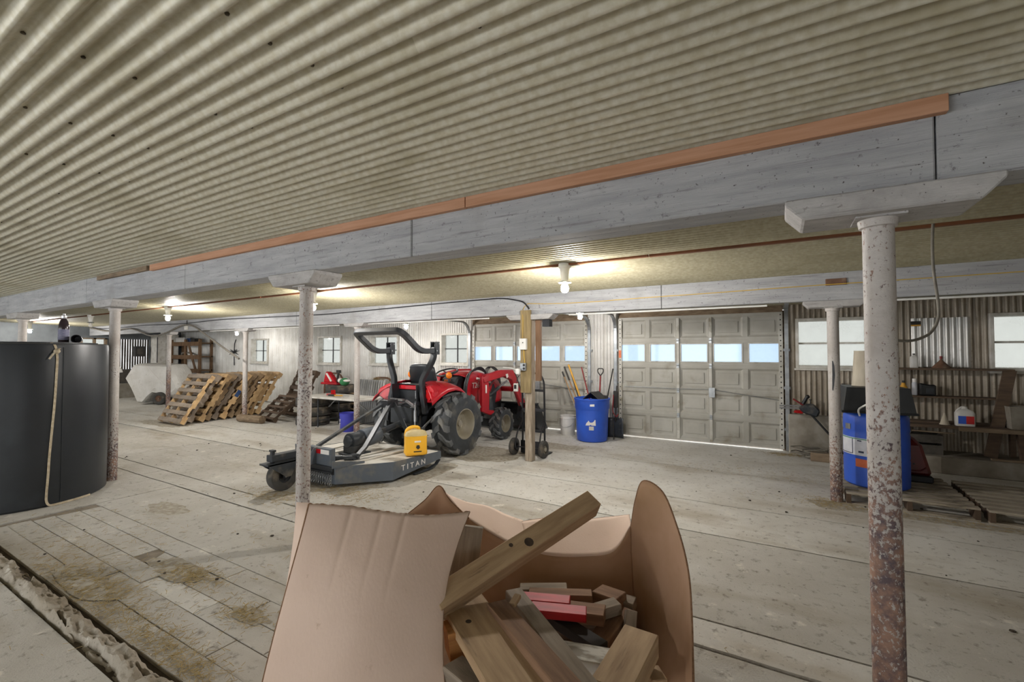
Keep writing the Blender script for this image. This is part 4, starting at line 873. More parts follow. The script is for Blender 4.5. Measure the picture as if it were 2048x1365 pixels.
MB().tube(fillet([(-.125, 0, .25), (-.115, 0, .32), (-.05, 0, .352), (.04, 0, .345), (.05, 0, .28)], .05, 5), .021, n=10).build('handle', 'can_yellow', CN, smooth=50)
MB().cyl((.075, 0, .285), (.095, 0, .325), .03, n=16).build('cap', 'tractor_black', CN, smooth=40)
MB().tube([(.09, 0, .315), (.13, .01, .36), (.22, .03, .44)], [.018, .015, .011], n=10).build('spout', 'tractor_black', CN, smooth=40)
MB().bx(-.030, .05, -.1032, -.1005, .165, .185).build('warning_label', 'print_white', CN); MB().add([(.0, -.1032, .13), (.03, -.1032, .13), (.04, -.1032, .095), (.015, -.1032, .075), (-.01, -.1032, .10)], [(0, 1, 2, 3, 4)]).build('emblem', 'print_black', CN, thick=.001)
MB().bx(-.04, .06, -.1032, -.1005, .042, .056).build('print_band', 'print_black', CN)
# ------------------------------------------------------------------ wooden post with its board, boxes and cables
pm('bark_brown', '#8c6d55', '#755942', rough=.85, scale=5, stretch=(5, 5, .6)); pm('board_tan', '#98855f', '#7d6c4b', rough=.85, scale=5, stretch=(5, 5, .6)); pm('rust_iron', '#7a5b47', '#5d4333', rough=.8, scale=9, c3='#8f7a68', s3=5)
WP = thing('wooden_post', 'squared wooden post in front of the left garage door', 'post', (-3.12, 5.80, 0))
MB().bx(-.055, .055, -.055, .055, 0, 2.03).build('shaft', 'wood_post', WP, bevel=.006)
MB().bx(-.115, .055, -.085, -.056, .98, 2.17).build('backing_board', 'board_tan', WP, bevel=.004)
MB().bx(.075, .155, .02, .075, 1.15, 2.03).build('side_board', 'bark_brown', WP, bevel=.004)
MB().prism([(-.36, 2.107), (-.36, 2.09), (-.29, 2.032), (.33, 2.032), (.40, 2.09), (.40, 2.107)], -.08, .12, 'xz').build('corbel', 'whitewash_block', WP, bevel=.006)
MB().bx(.20, .31, .0, .10, 1.93, 2.03).build('iron_bracket', 'black_iron', WP)
y0 = 5.715
o = MB().bx(-3.225, -3.115, y0-.05, y0, 1.60, 1.76).build('junction_box', 'white_pvc', bevel=.005); tag(o, 'white covered junction box on the wooden post board', 'junction box'); MB().cyl((-3.165, y0-.056, 1.70), (-3.165, y0-.05, 1.70), .008, n=8).build('screw', 'nail_steel', o)
o = MB().bx(-3.215, -3.125, y0-.045, y0, 1.30, 1.41).build('power_outlet', 'galvanized', bevel=.004); tag(o, 'metal outlet box with two dark sockets on the post board', 'outlet')
for z in (1.33, 1.38): MB().cyl((-3.15, y0-.049, z), (-3.15, y0-.045, z), .018, n=12).build('socket', 'black_iron', o)
o = MB().bx(-3.26, -3.20, y0-.10, y0-.048, 1.25, 1.33).build('plug_adapter', 'white_pvc', bevel=.006); tag(o, 'small white plug adapter hanging on the outlet box', 'plug')
o = MB().tube(fillet([(-3.23, y0-.075, 1.30), (-3.35, 5.66, 1.335), (-3.48, 5.64, 1.345)], .05, 4), .006, n=6).build('white_rod', 'white_pvc'); tag(o, 'thin white rod sticking out left from the plug adapter', 'rod')
ec = thing('smart_plug', 'white plug with a dark screen hanging by the loader arm', 'plug', (-3.39, 5.86, 1.04)); MB().bx(-.035, .035, -.02, .02, -.06, .06).build('plug_body', 'white_pvc', ec, bevel=.006); MB().bx(-.02, .02, -.024, -.02, -.02, .04).build('screen', 'black_iron', ec)
MB().tube(fillet([(0, 0, .06), (.03, .0, .16), (.20, -.10, .24)], .05, 4), .005, n=5).build('cord', 'black_cable', ec)
cab = [(XL+.3, 5.755, 2.33), (-17.5, 5.755, 2.30), (-15.6, 5.755, 2.33), (-13.2, 5.755, 2.30), (-11.4, 5.755, 2.345), (-9.4, 5.755, 2.32), (-7.6, 5.755, 2.30), (-6.2, 5.755, 2.33), (-4.7, 5.755, 2.36), (-3.55, 5.755, 2.375), (-3.2, 5.755, 2.30), (-3.1, 5.74, 2.19)]
o = MB().tube(fillet(cab, .5, 4), .010, n=6).build('power_cable', 'black_cable', smooth=60); tag(o, 'black cable draped along the far beam to the wooden post', 'cable')
cab = [(XR-.2, 5.757, 2.30), (2.6, 5.757, 2.285), (1.4, 5.757, 2.275), (.2, 5.757, 2.27), (-.8, 5.757, 2.255), (-1.5, 5.757, 2.25), (-2.2, 5.757, 2.235), (-2.8, 5.757, 2.245), (-3.15, 5.757, 2.27), (-3.20, 5.725, 2.18), (-3.185, 5.708, 2.0), (-3.19, 5.708, 1.77)]
o = MB().tube(fillet(cab, .3, 4), .0045, n=6).build('power_cable', 'yellow_cable', smooth=60); tag(o, 'yellow cable tacked along the far beam right of the wooden post', 'cable')
o = MB().tube(fillet([(-3.17, y0-.012, 1.60), (-3.165, y0-.012, 1.5), (-3.155, y0-.012, 1.41)], .05, 3), .007, n=6).build('power_cable', 'yellow_cable'); tag(o, 'short yellow cable between junction box and outlet', 'cable')
# dark loose pipe swagged along the left of the far beam
o = MB().tube(fillet([atY(180, 656, 5.70), atY(215, 664, 5.70), atY(262, 656, 5.70), atY(303, 674, 5.70), atY(330, 668, 5.70), atY(366, 649, 5.68), atY(388, 652, 5.66), atY(430, 684, 5.62), atY(478, 718, 5.58)], .5, 5), .022, n=8).build('loose_conduit', 'hose_grey', smooth=60); tag(o, 'bent grey pipe hanging from the far beam over the pallets', 'pipe')

# ------------------------------------------------------------------ hand truck
HT_ = thing('hand_truck', 'black two-wheeled hand truck behind the wooden post', 'hand truck', (-3.27, 6.13, 0))
for s in (-1, 1):
    MB().tube(fillet([(s*.19, .06, .10), (s*.19, .06, .60), (s*.19, .04, 1.12), (s*.13, .03, 1.235), (s*.02, .03, 1.245)], .10, 5), .0145, n=10).build('frame_rail', 'black_iron', HT_, smooth=50)
    MB().tube(fillet([(s*.19, .055, .50), (s*.20, -.10, .36), (s*.205, -.15, .10), (s*.205, -.08, .06)], .12, 5), .012, n=8).build('stair_bracket', 'black_iron', HT_, smooth=50)
    w = MB().lathe([(.06, -.03), (.068, -.036), (.10, -.038), (.125, -.025), (.13, 0), (.125, .025), (.10, .038), (.068, .036), (.06, .03)], 32, axis='x', cap=False).build('wheel', 'rubber_dusty', HT_, smooth=45); w.location = (s*.25, -.10, .13)
    MB().lathe([(.070, .02*s), (.06, .012*s), (.03, .008*s), (.028, .036*s), (.0005, .036*s)], 24, axis='x', cap=False).build('hub', 'rim_silver', w, smooth=40)
for z in (.36, .68, .98): MB().bx(-.19, .19, .04, .065, z-.018, z+.018).build('cross_bar', 'black_iron', HT_)
MB().cyl((-.25, -.10, .13), (.25, -.10, .13), .010, n=8).build('axle', 'black_iron', HT_)
MB().bx(-.22, .22, .05, .27, .012, .022).bx(-.22, .22, .05, .06, .02, .20).build('toe_plate', 'black_iron', HT_)

# ------------------------------------------------------------------ blue barrel of tools, white bucket
pm('barrel_blue', '#2f5fd0', '#2a53bd', rough=.42, scale=3, c3='#5676b8', s3=3, lo3=.62, hi3=.85); pm('handle_yellow', '#d9a43e', '#c28d2c', rough=.6, scale=5); pm('handle_wood', '#a5835a', '#856543', rough=.7, scale=6); pm('tool_dark', '#33312f', '#23211f', rough=.6, scale=6); pm('handle_red', '#8d2a2c', '#722024', rough=.6, scale=6); pm('bucket_white', '#d7d6d3', '#c7c5c0', rough=.5, scale=4)
BX, BY = -2.90, 7.72
bl = thing('plastic_barrel', 'open blue barrel holding long tools by the garage doors', 'barrel', (BX, BY, 0), group='blue barrels')
MB().lathe([(.235, 0), (.262, .015), (.272, .10), (.285, .50), (.285, .545), (.305, .575), (.308, .72), (.318, .725), (.32, .75), (.305, .755), (.298, .74), (.29, .56), (.26, .05), (.0005, .045)], 48, cap=False).build('barrel_body', 'barrel_blue', bl, smooth=35)
b = MB()
def onbar(ang, z, r=.291): return (r*math.cos(ang), r*math.sin(ang), z)
logo = [(-.10, .30), (-.085, .34), (-.06, .365), (-.045, .385), (-.03, .36), (-.01, .35), (.02, .355), (.04, .37), (.06, .40), (.07, .395), (.075, .30)]
a_f = R(-72)
b.add([onbar(a_f + x/.285, z, .2895) for x, z in logo] + [onbar(a_f+.0, .30, .2895)], [tuple(range(11))]); b.build('white_logo', 'print_white', bl, thick=.003)
b = MB(); b.add([onbar(a_f+x/.285, z, .289) for x, z in ((-.04, .22), (.04, .22), (.04, .285), (-.04, .285))], [(0, 1, 2, 3)]); b.build('paper_label', 'white_paint', bl, thick=.003)
b = MB(); b.add([onbar(a_f+x/.285, z, .311) for x, z in ((-.02, .63), (.05, .63), (.05, .67), (-.02, .665))], [(0, 1, 2, 3)]); b.build('paper_label', 'print_white', bl, thick=.003)
def tool(name, label, pts, r, mat, head=None, hm='tool_dark', group='tools in the blue barrel'):
    t = thing(name, label, 'tool', pts[0], group=group); o0 = Vector(pts[0])
    MB().tube([Vector(p)-o0 for p in pts], r, n=8).build('handle', mat, t, smooth=50)
    if head: head(t, Vector(pts[-1])-o0, (Vector(pts[-1])-Vector(pts[-2])).normalized())
    return t
def grip(col, ln=.12, r=.017):
    return lambda t, e, d: MB().cyl(e-d*ln, e+d*.01, r, n=10).build('grip', col, t, smooth=40)
def dgrip(t, e, d):
    MB().tube(fillet([e, e+Vector((-.055, 0, .07)), e+Vector((-.05, 0, .13)), e+Vector((.05, 0, .13)), e+Vector((.055, 0, .07)), e], .03, 4), .010, n=8).build('d_grip', 'tool_dark', t, smooth=50)
def tineh(t, e, d):
    MB().bar(e, e+d*.04, .02, .02).bar(e+d*.03+Vector((-.06, 0, 0)), e+d*.03+Vector((.06, 0, 0)), .012, .012).build('cross_head', 'steel_bright', t)
TL = [('long_tool', 'thin yellow-handled tool leaning farthest left in the barrel', (-.10, .03, .06), (1125, 745), 'handle_wood', grip('tool_dark', .10), .011),
      ('long_tool', 'dark-tipped wooden-handled tool second from left in the barrel', (-.05, .05, .06), (1129, 735), 'handle_wood', grip('tool_dark', .28), .012),
      ('long_tool', 'thick yellow-handled tool with a steel shank in the barrel', (.02, .06, .06), (1137, 730), 'handle_yellow', tineh, .017),
      ('long_tool', 'dark slim pole among the yellow tools in the barrel', (-.02, -.02, .06), (1143, 750), 'tool_dark', None, .010),
      ('long_tool', 'red-brown pole leaning against the left garage door track', (.08, .12, .06), (1163, 735), 'handle_red', None, .012)]
for n_, lab, base, (px, py), m, hd_, r_ in TL:
    e = atY(px, py, BY + (.35 if 'track' in lab else .30)); tool(n_, lab, [(BX+base[0], BY+base[1], base[2]), tuple(Vector((BX+base[0], BY+base[1], base[2]))*.45+e*.55), tuple(e)], r_, m, hd_)
e = atY(1201, 752, BY+.18); tool('shovel', 'shovel with black D-grip and red shaft upright in the barrel', [(BX+.10, BY+.08, .06), (BX+.09, BY+.10, .5), tuple(e)], .014, 'handle_red', dgrip)
e = atY(1226, 738, 8.2); tool('long_tool', 'dark pole leaning right from the barrel to the door jamb', [(BX+.12, BY+.02, .06), (BX+.2, BY+.15, .6), tuple(e)], .012, 'tool_dark')
bs = thing('dustpan', 'black dustpan resting tilted in the barrel mouth', 'dustpan', (BX+.06, BY-.02, .70), rz=R(-15)); o = MB().prism([(-.17, .04), (.0, .17), (.20, .03), (.20, .02), (.0, .15), (-.15, .03)], -.13, .13, 'xz').build('pan', 'tool_dark', bs, bevel=.004); MB().bx(-.16, .19, .12, .13, .02, .10).build('pan_back', 'tool_dark', bs)
sh = thing('snow_shovel', 'dark shovel standing against the wall right of the barrel', 'shovel', (-2.60, 8.10, 0), group='tools by the garage doors'); MB().tube([(0, 0, .3), (.02, .05, .95)], .013, n=8).build('handle', 'tool_dark', sh); MB().grid(lambda u, w: ((u-.5)*.30, .03*math.cos((u-.5)*3), .01+w*.36), 8, 6).build('blade', 'steel_dark', sh, thick=.004, smooth=50); MB().bx(-.03, .05, -.02, .02, .55, .86).build('sleeve', 'tool_dark', sh, bevel=.01)
rk = thing('hand_tool', 'red-handled tool hooked beside the blue barrel', 'tool', (-2.58, 7.95, .40), group='tools by the garage doors'); MB().tube(fillet([(0, 0, .40), (-.02, 0, .1), (.05, 0, .0), (.08, 0, .06)], .04, 4), .010, n=8).build('shaft', 'handle_red', rk); MB().cyl((0, 0, -.40), (-.015, 0, .08), .010, n=8).build('stem', 'tool_dark', rk)
bw = thing('bucket', 'white plastic bucket on the floor left of the blue barrel', 'bucket', (-3.50, 8.02, 0), group='plastic buckets')
def bucket(t, mat, r0, r1, h):
    MB().lathe([(r0, 0), (r0+.004, .01), (r1*.985, h*.86), (r1*1.04, h*.865), (r1*1.04, h*.90), (r1, h*.905), (r1*1.01, h*.97), (r1*1.05, h), (r1*.97, h), (r1*.94, h*.9), (r0*.94, .02), (.0005, .015)], 36, cap=False).build('bucket_body', mat, t, smooth=35)
bucket(bw, 'bucket_white', .128, .148, .365)
MB().tube([(.155*math.cos(a)-.0, -.155*math.sin(a)*.95, .31-.16*math.sin(a)) for a in [math.pi*k/14 for k in range(15)]], .003, n=5).build('bail_handle', 'steel_bright', bw)

# ------------------------------------------------------------------ folding table and what is on and under it
pm('table_white', '#dcdad4', '#cfccc4', rough=.5, scale=5, c3='#a9a294', s3=5); pm('bucket_blue', '#4548b8', '#3d40a6', rough=.4, scale=4); pm('sheet_grey', '#9a9b9b', '#7f8080', rough=.45, metal=.4, scale=5); pm('box_brown', '#75675a', '#5e5247', rough=.85, scale=5)
FT = thing('folding_table', 'white plastic folding table left of the tractor', 'table', (-7.88, 6.40, 0))
b = MB(); rd = [(x, y) for cx, cy, a in ((.86, .31, 0), (-.86, .31, 90), (-.86, -.31, 180), (.86, -.31, 270)) for x, y in [(cx+.05*math.cos(R(a+t)), cy+.05*math.sin(R(a+t))) for t in (0, 30, 60, 90)]]
b.prism(rd, .605, .645, 'xy').build('tabletop', 'table_white', FT, bevel=.008)
for x in (-.45, .72):
    for y in (-.26, .26): MB().cyl((x, y, 0), (x, y, .605), .0135, n=10).build('leg', 'steel_dark', FT, smooth=40)
    MB().cyl((x, -.26, .14), (x, .26, .14), .010, n=8).build('leg_bar', 'steel_dark', FT); MB().bar((x, 0, .40), (x*.4, 0, .60), .018, .018).build('leg_brace', 'steel_bright', FT)
bb_ = thing('bucket', 'blue plastic bucket with white print under the folding table', 'bucket', (-7.40, 6.12, 0), group='plastic buckets')
bucket(bb_, 'bucket_blue', .128, .148, .37)
for k, (tx, z) in enumerate((('IT', .22), ('IT', .15))):
    lettering('print_lettering', tx, .075, 'print_white', bb_, (.142*math.cos(R(-112)), .142*math.sin(R(-112)), z), (R(90), 0, R(-22)), .004)
tyr = MB().lathe([(.20, -.085), (.21, -.095), (.28, -.10), (.335, -.085), (.345, -.06), (.335, -.05), (.345, -.035), (.338, -.02), (.345, 0), (.338, .02), (.345, .035), (.335, .05), (.345, .06), (.335, .085), (.28, .10), (.21, .095), (.20, .085)], 40, cap=False)
tme = tyr.mesh('old_tyre', 'rubber_dusty', 40)
pos = [(-8.76, 6.33, .10, 0), (-8.75, 6.36, .302, 0), (-8.78, 6.34, .50, .0), (-8.93, 7.18, .10, 0), (-8.95, 7.20, .302, 0), (-8.92, 7.17, .504, 0), (-8.94, 7.2, .706, 0)]
tl = ['worn tyre lowest in the stack under the folding table', 'worn tyre in the middle of the stack under the folding table', 'worn tyre topmost in the stack under the folding table', 'tyre lowest in the taller stack behind the table', 'tyre second from the floor behind the table', 'tyre third from the floor behind the table', 'top tyre of the taller stack carrying the red machine']
for (x, y, z, a), lab in zip(pos, tl):
    t = thing('old_tyre', lab, 'tyre', (x, y, z), group='stacked old tyres'); inst('tread', tme, t)
    MB().tube([(.205*math.cos(q), .205*math.sin(q), .09) for q in [2*math.pi*k/24 for k in range(24)]], .008, n=6, closed=True).build('bead', 'rubber', t, smooth=50)
# red hand tiller lying on the tyres
RM = thing('garden_tiller', 'red garden machine lying on top of the tyre stack', 'machine', (-9.04, 7.08, .808))
MB().bx(-.36, .20, -.10, .10, 0, .05).build('machine_base', 'tractor_red', RM, bevel=.015); MB().prism([(-.30, .05), (-.22, .30), (-.16, .30), (.08, .10), (.16, .05)], -.07, .07, 'xz').build('machine_cover', 'tractor_red', RM, bevel=.02)
MB().bar((-.16, -.08, .26), (.02, -.09, .08), .03, .03).build('white_stay', 'print_white', RM); MB().cyl((.18, 0, .10), (.34, 0, .09), .055, n=14).build('motor_can', 'print_white', RM, smooth=40); MB().cyl((.16, 0, .10), (.20, 0, .10), .058, n=14).build('motor_ring', 'tool_dark', RM, smooth=40)
MB().bar((.10, .02, .12), (.14, .02, .30), .04, .03).bx(.09, .19, -.01, .05, .27, .34).build('control_lever', 'tool_dark', RM)
pm('cloth_green', '#3b8a55', '#2c6b40', rough=.8, scale=10)
o = MB().ball((-8.62, 7.04, .885), .11, 16, (1.2, .9, .8)).build('green_hat', 'cloth_green', smooth=60); tag(o, 'green hat at the right end of the red machine', 'hat'); MB().ball((-8.52, 7.02, .915), .09, 12, (1.2, .8, .35)).build('hat_brim', 'print_white', o, smooth=60)
o = MB().ball((-10.05, 6.95, .84), .12, 14, (1, .8, .8)).build('green_ball', 'cloth_green', smooth=60); tag(o, 'green ball resting by the dark pallets left of the speckled post', 'ball')
def onT(x, y): return (x, y, .648)
t = thing('hand_drill', 'red and black hand drill on the folding table', 'tool', onT(-8.18, 6.33)); MB().tube([(-.12, 0, .02), (.0, .02, .03), (.12, .02, .035)], .018, n=8).build('drill_body', 'tractor_red', t, smooth=50); MB().bx(.02, .10, -.02, .05, .03, .12).build('drill_grip', 'lens_red', t, bevel=.012)
t = thing('loppers', 'tool with black and orange grip on the folding table', 'tool', onT(-7.98, 6.25)); MB().cyl((-.16, 0, .022), (.02, 0, .022), .021, n=10).build('black_grip', 'tool_dark', t, smooth=40); MB().tube([(.02, 0, .022), (.12, .01, .026), (.24, .03, .025)], .014, n=8).build('orange_shaft', 'handle_yellow', t, smooth=40); MB().bar((.24, .03, .025), (.40, .05, .02), .03, .006).build('blade', 'steel_bright', t)
for k, (x, lab) in enumerate(((-7.62, 'grey metal sheet leaning behind the folding table'), (-7.98, 'second grey metal sheet leaning behind the table, further left'))):
    s = cor(7, .96, 'x').build('metal_sheet', 'sheet_grey', smooth=80, thick=.003); s.location = (x-.2, 6.92+.03*k, .01); s.rotation_euler = (R(-8), 0, 0); tag(s, lab, 'metal sheet', 'leaning metal sheets')
o = MB().bx(-8.32, -7.45, 7.20, 7.26, .0, .48).build('brown_panel', 'box_brown', bevel=.006); tag(o, 'dark brown panel standing behind the blue bucket', 'panel')
t = thing('tool_case', 'white box with a black knob right of the table leg', 'box', (-6.98, 6.70, 0)); MB().bx(-.14, .14, -.10, .10, 0, .24).build('case_body', 'bucket_white', t, bevel=.012); MB().cyl((-.04, -.115, .14), (-.04, -.10, .14), .025, n=12).build('knob', 'tool_dark', t)
t = thing('tool_case', 'dark-topped white case next to the tractor tyre', 'box', (-6.55, 6.95, 0)); MB().bx(-.13, .13, -.10, .10, 0, .34).build('case_body', 'bucket_white', t, bevel=.012); MB().bx(-.135, .135, -.105, .105, .34, .37).build('case_lid', 'tool_dark', t)

# ------------------------------------------------------------------ pallets
pm('pallet_new', '#c2a479', '#ab8b62', rough=.8, scale=4, stretch=(2, 2, 2), vary=.22, c3='#94785a', s3=2.2); pm('pallet_mid', '#a48c6d', '#8c7559', rough=.85, scale=4, vary=.2); pm('pallet_grey', '#938678', '#7a6e61', rough=.88, scale=4, vary=.2); pm('pallet_dark', '#5c4a3b', '#47392d', rough=.9, scale=4, vary=.15); pm('paint_blue', '#2c4a7a', rough=.7)
def stringer():
    P = [(0, 0), (1.16, 0), (1.16, .09), (0, .09)]
    notch = lambda a: [(a, 0), (a+.02, .038), (a+.21, .038), (a+.23, 0)]
    poly = [(0, 0)] + notch(.15) + notch(.78) + [(1.16, 0), (1.16, .09), (0, .09)]
    return poly
PM = {}
for m in ('pallet_new', 'pallet_mid', 'pallet_grey', 'pallet_dark'):
    PM[m] = (MB().prism(stringer(), -.019, .019).mesh('stringer', m), MB().bx(-.5, .5, -.045, .045, 0, .016).mesh('deck_board', m))
def pallet(label, loc, rz, rx, m_s, m_d, group, boards=7):
    """pallet lying in its own xy plane: boards along x, stringers along y; leaning by rx"""
    t = thing('wooden_pallet', label, 'pallet', loc, group=group); t.rotation_euler = Euler((rx, 0, rz))
    for x in (-.48, 0, .48): inst('stringer', PM[m_s][0], t, (x, 0, .016))
    for k in range(boards): inst('deck_board', PM[m_d][1], t, (0, .045+k*(1.07/(boards-1)), .106))
    for k in range(5): inst('deck_board', PM[m_d][1], t, (0, (.045, .42, .58, .74, 1.115)[k], 0))
    return t
pl = ['first leaning pallet, its slatted face turned to the viewer', 'second leaning pallet from the viewer, with a greyish edge', 'third leaning pallet from the viewer, pale-edged', 'fourth leaning pallet from the viewer', 'fifth leaning pallet from the viewer', 'sixth leaning pallet, with a blue paint mark on its edge', 'seventh leaning pallet from the viewer', 'eighth leaning pallet from the viewer', 'ninth leaning pallet from the viewer', 'tenth leaning pallet from the viewer', 'last leaning pallet, farthest back in the row']
cols = ['pallet_new', 'pallet_grey', 'pallet_new', 'pallet_mid', 'pallet_grey', 'pallet_new', 'pallet_mid', 'pallet_mid', 'pallet_new', 'pallet_new', 'pallet_new']
random.seed(21)
yb = 4.80
for k, lab in enumerate(pl):
    x = [-11.40, -11.60, -11.52, -11.62, -11.66, -11.60, -11.66, -11.70, -11.66, -11.72, -11.70][k]
    t = pallet(lab, (x, yb, .012), R(random.uniform(-1.5, 1.5)) if k else 0, R(58), cols[k], 'pallet_grey' if k in (0, 1) else cols[k], 'leaning pallets')
    if k == 5: MB().bx(.499, .5005, .55, .72, .02, .11).build('blue_mark', 'paint_blue', t)
    yb += [.24, .172, .172, .17, .172, .172, .172, .172, .172, .172, 0][k]
pallet('dark old pallet leaning beside the speckled post', (-10.25, 6.82, .012), R(-10), R(66), 'pallet_dark', 'pallet_dark', 'dark old pallets', 6)
pallet('broken dark pallet propped lower in front of the other dark one', (-9.95, 6.02, .012), R(-6), R(40), 'pallet_dark', 'pallet_dark', 'dark old pallets', 5).scale = (.8, .62, .9)
for k in range(5):
    pallet(['lowest pallet of the flat stack under the rusty hoop', 'second pallet from the floor in the flat stack by the wall', 'middle pallet of the flat stack by the wall', 'fourth pallet from the floor in the flat stack by the wall', 'top pallet of the flat stack by the wall'][k], (-8.30, 7.20, .002+k*.124), R(random.uniform(-3, 3)), 0, 'pallet_mid', 'pallet_mid', 'flat stack of pallets by the wall')
o = MB().cyl((-10.5, 5.72, .09), (-9.75, 5.80, .09), .085, n=14).build('log', 'wood_old', smooth=40); tag(o, 'brown log on the floor in front of the dark pallets', 'log')
# rusty bent-pipe hoops along the wall
for x0, x1, zt, lab in ((-10.75, -9.95, 1.00, 'rusty bent-pipe hoop behind the red garden machine'), (-8.98, -8.10, .93, 'rusty bent-pipe hoop above the stacked pallets')):
    t = thing('pipe_hoop', lab, 'pipe frame', ((x0+x1)/2, 8.12, 0), group='rusty pipe hoops'); w = (x1-x0)/2
    MB().tube(fillet([(-w, 0, 0), (-w, 0, zt*.72), (-w*.6, 0, zt), (w*.6, 0, zt), (w, 0, zt*.72), (w, 0, 0)], .28, 6), .024, n=10).build('bent_pipe', 'rust_iron', t, smooth=50)
    MB().cyl((0, 0, zt-.03), (0, 0, zt-.20), .012, n=8).build('clip', 'rust_iron', t)
random.seed(4); b = MB()
for k in range(420):
    x = random.gauss(0, .11); z = random.uniform(-.55, .05)*random.random(); a = random.uniform(-.06, .06); b.bar((x, random.gauss(0, .02), z), (x*.9+a, random.gauss(0, .03), z-random.uniform(.08, .28)), .004, .002)
pm('dry_straw', '#9c8a66', '#7e6d4c', rough=.9, scale=20); o = b.build('dry_bundle', 'dry_straw'); o.location = (-8.62, 8.03, .93); tag(o, 'bundle of dry stems tied over the right rusty hoop', 'dried plant')

# ------------------------------------------------------------------ machine under a white tarp
def mk_tarp():
    g = N('tarp_white'); v = g.coord(); c = g.mix(g.noise(v, 3, 5, .6, .35, .7), lin('#e2e0dc'), lin('#cfccc5')); c = g.mix(g.noise(v, 7, 4, .6, .6, .8), c, lin('#9d9484')); g.base(c); g.b.inputs['Roughness'].default_value = .5; g.bump(g.noise(g.coord((3, 3, 1)), 4, 4, .6, .2, .8), .6, .03); M['tarp_white'] = g.m
mk_tarp()
TP = thing('tarped_mower', 'machine on small wheels wrapped in a white tarp', 'covered machine', (-16.45, 6.62, 0), rz=R(30.5))
prof = [(-.86, .80), (-.62, 1.20), (-.5, 1.235), (.52, 1.20), (.62, 1.02), (.80, .62), (.84, .48), (.66, .24), (.50, .18), (.25, .30), (.05, .34), (-.12, .20), (-.30, .02), (-.46, .03), (-.68, .50)]
def tarp(u, w):
    k = u*len(prof); i = int(k) % len(prof); t = k-int(k); a = prof[i]; c = prof[(i+1) % len(prof)]; x = a[0]*(1-t)+c[0]*t; z = a[1]*(1-t)+c[1]*t
    q = abs(w-.5)*2; sh_ = 1-.13*q**4; cx, cz = 0, .62; y = -.46 + w*.92; nn = noise.noise(Vector((x*2.5, y*3, z*2.5)))*.035 + noise.noise(Vector((x*7, y*6, z*5)))*.015
    return (cx+(x-cx)*(sh_+nn), y+nn*.8, max(.012, cz+(z-cz)*(sh_+nn)))
b = MB().grid(tarp, 90, 22)
m1 = 91; c0 = len(b.v)
for w_, yy in ((0, -.46), (22, .46)):
    pass
b.add([b.v[i] for i in range(90)], [tuple(range(90))]); b.add([b.v[22*m1+i] for i in range(90)], [tuple(range(90))])
b.build('tarp', 'tarp_white', TP, smooth=45)
for (x, y) in ((.30, -.48), (.30, .40)):
    w = MB().lathe([(.09, -.06), (.10, -.07), (.15, -.075), (.185, -.05), (.19, 0), (.185, .05), (.15, .075), (.10, .07), (.09, .06)], 30, axis='y', cap=False).build('wheel', 'rubber_dusty', TP, smooth=45); w.location = (x, y, .19)
    MB().lathe([(.10, -.05), (.08, -.03), (.03, -.03), (.025, -.06), (.0005, -.06)], 24, axis='y', cap=False).build('hub', 'rust_iron', w, smooth=40)
MB().bx(.25, .74, -.3, .3, .10, .26).build('chassis', 'tool_dark', TP, bevel=.02)
MB().tube(fillet([(-.1, -.47, 1.14), (.05, -.475, .95), (.40, -.475, .62)], .1, 4), .008, n=6).build('tie_cord', 'print_white', TP)

# ------------------------------------------------------------------ shelf unit in the corner, wall things
pm('shelf_wood', '#755b41', '#5d4632', rough=.85, scale=5, stretch=(3, 3, .8))
SU = thing('shelf_unit', 'brown timber shelf unit in the far corner', 'shelf', (-18.0, 8.10, 0)); hw = 1.0
for x in (-hw, .02, hw): MB().bx(x-.06, x+.06, -.22, -.16, 0, 2.02).build('upright', 'shelf_wood', SU, bevel=.005)
for x in (-hw, hw): MB().bx(x-.05, x+.05, .14, .20, 0, 2.02).build('upright', 'shelf_wood', SU)
for z in (.42, .95, 1.42, 1.88): MB().bx(-hw-.05, hw+.05, -.16, .2, z-.02, z+.02).build('shelf_board', 'shelf_wood', SU); MB().bx(-hw-.06, hw+.06, -.25, -.221, z-.09, z+.05).build('front_rail', 'shelf_wood', SU)
MB().bar((.30, -.23, 1.86), (.80, -.23, .98), .10, .03, (0, 1, 0)).build('diagonal_brace', 'shelf_wood', SU)
for k, (x, z, m, lab, w, h) in enumerate(((-.62, 1.902, 'bucket_white', 'white box on top of the corner shelf unit', .30, .20), (-.02, 1.902, 'paint_blue', 'blue box on top of the corner shelf unit', .12, .16), (.28, 1.902, 'tool_dark', 'dark box on top of the corner shelf unit', .14, .15))):
    o = MB().bx(-18+x-w, -18+x+w, 8.0, 8.2, z, z+h).build('storage_box', m, bevel=.008); tag(o, lab, 'box')
o = MB().tube(fillet([(-18.35, 7.95, 1.46), (-18.3, 7.94, 1.54), (-17.9, 7.94, 1.56), (-17.5, 7.94, 1.53), (-17.3, 7.95, 1.46)], .1, 4), .03, n=8).build('hose_coil', 'hose_grey', smooth=50); tag(o, 'grey hose bundle lying on the corner shelf', 'hose')
o = MB().tube(fillet([(-18.95, 7.84, .97), (-18.9, 7.83, 1.06), (-18.4, 7.83, 1.08), (-18.2, 7.84, .97)], .1, 4), .022, n=8).build('white_hose', 'white_pvc', smooth=50); tag(o, 'white hose end looped on the lower corner shelf', 'hose')
WD = thing('wall_decoration', 'black iron plant-shaped ornament hanging on the corrugated wall', 'ornament', (-15.72, 8.365, 1.55))
MB().tube([(0, 0, -.42), (.0, -.01, .0), (.02, -.01, .30), (.10, -.01, .44)], .016, n=6).build('stem', 'black_iron', WD)
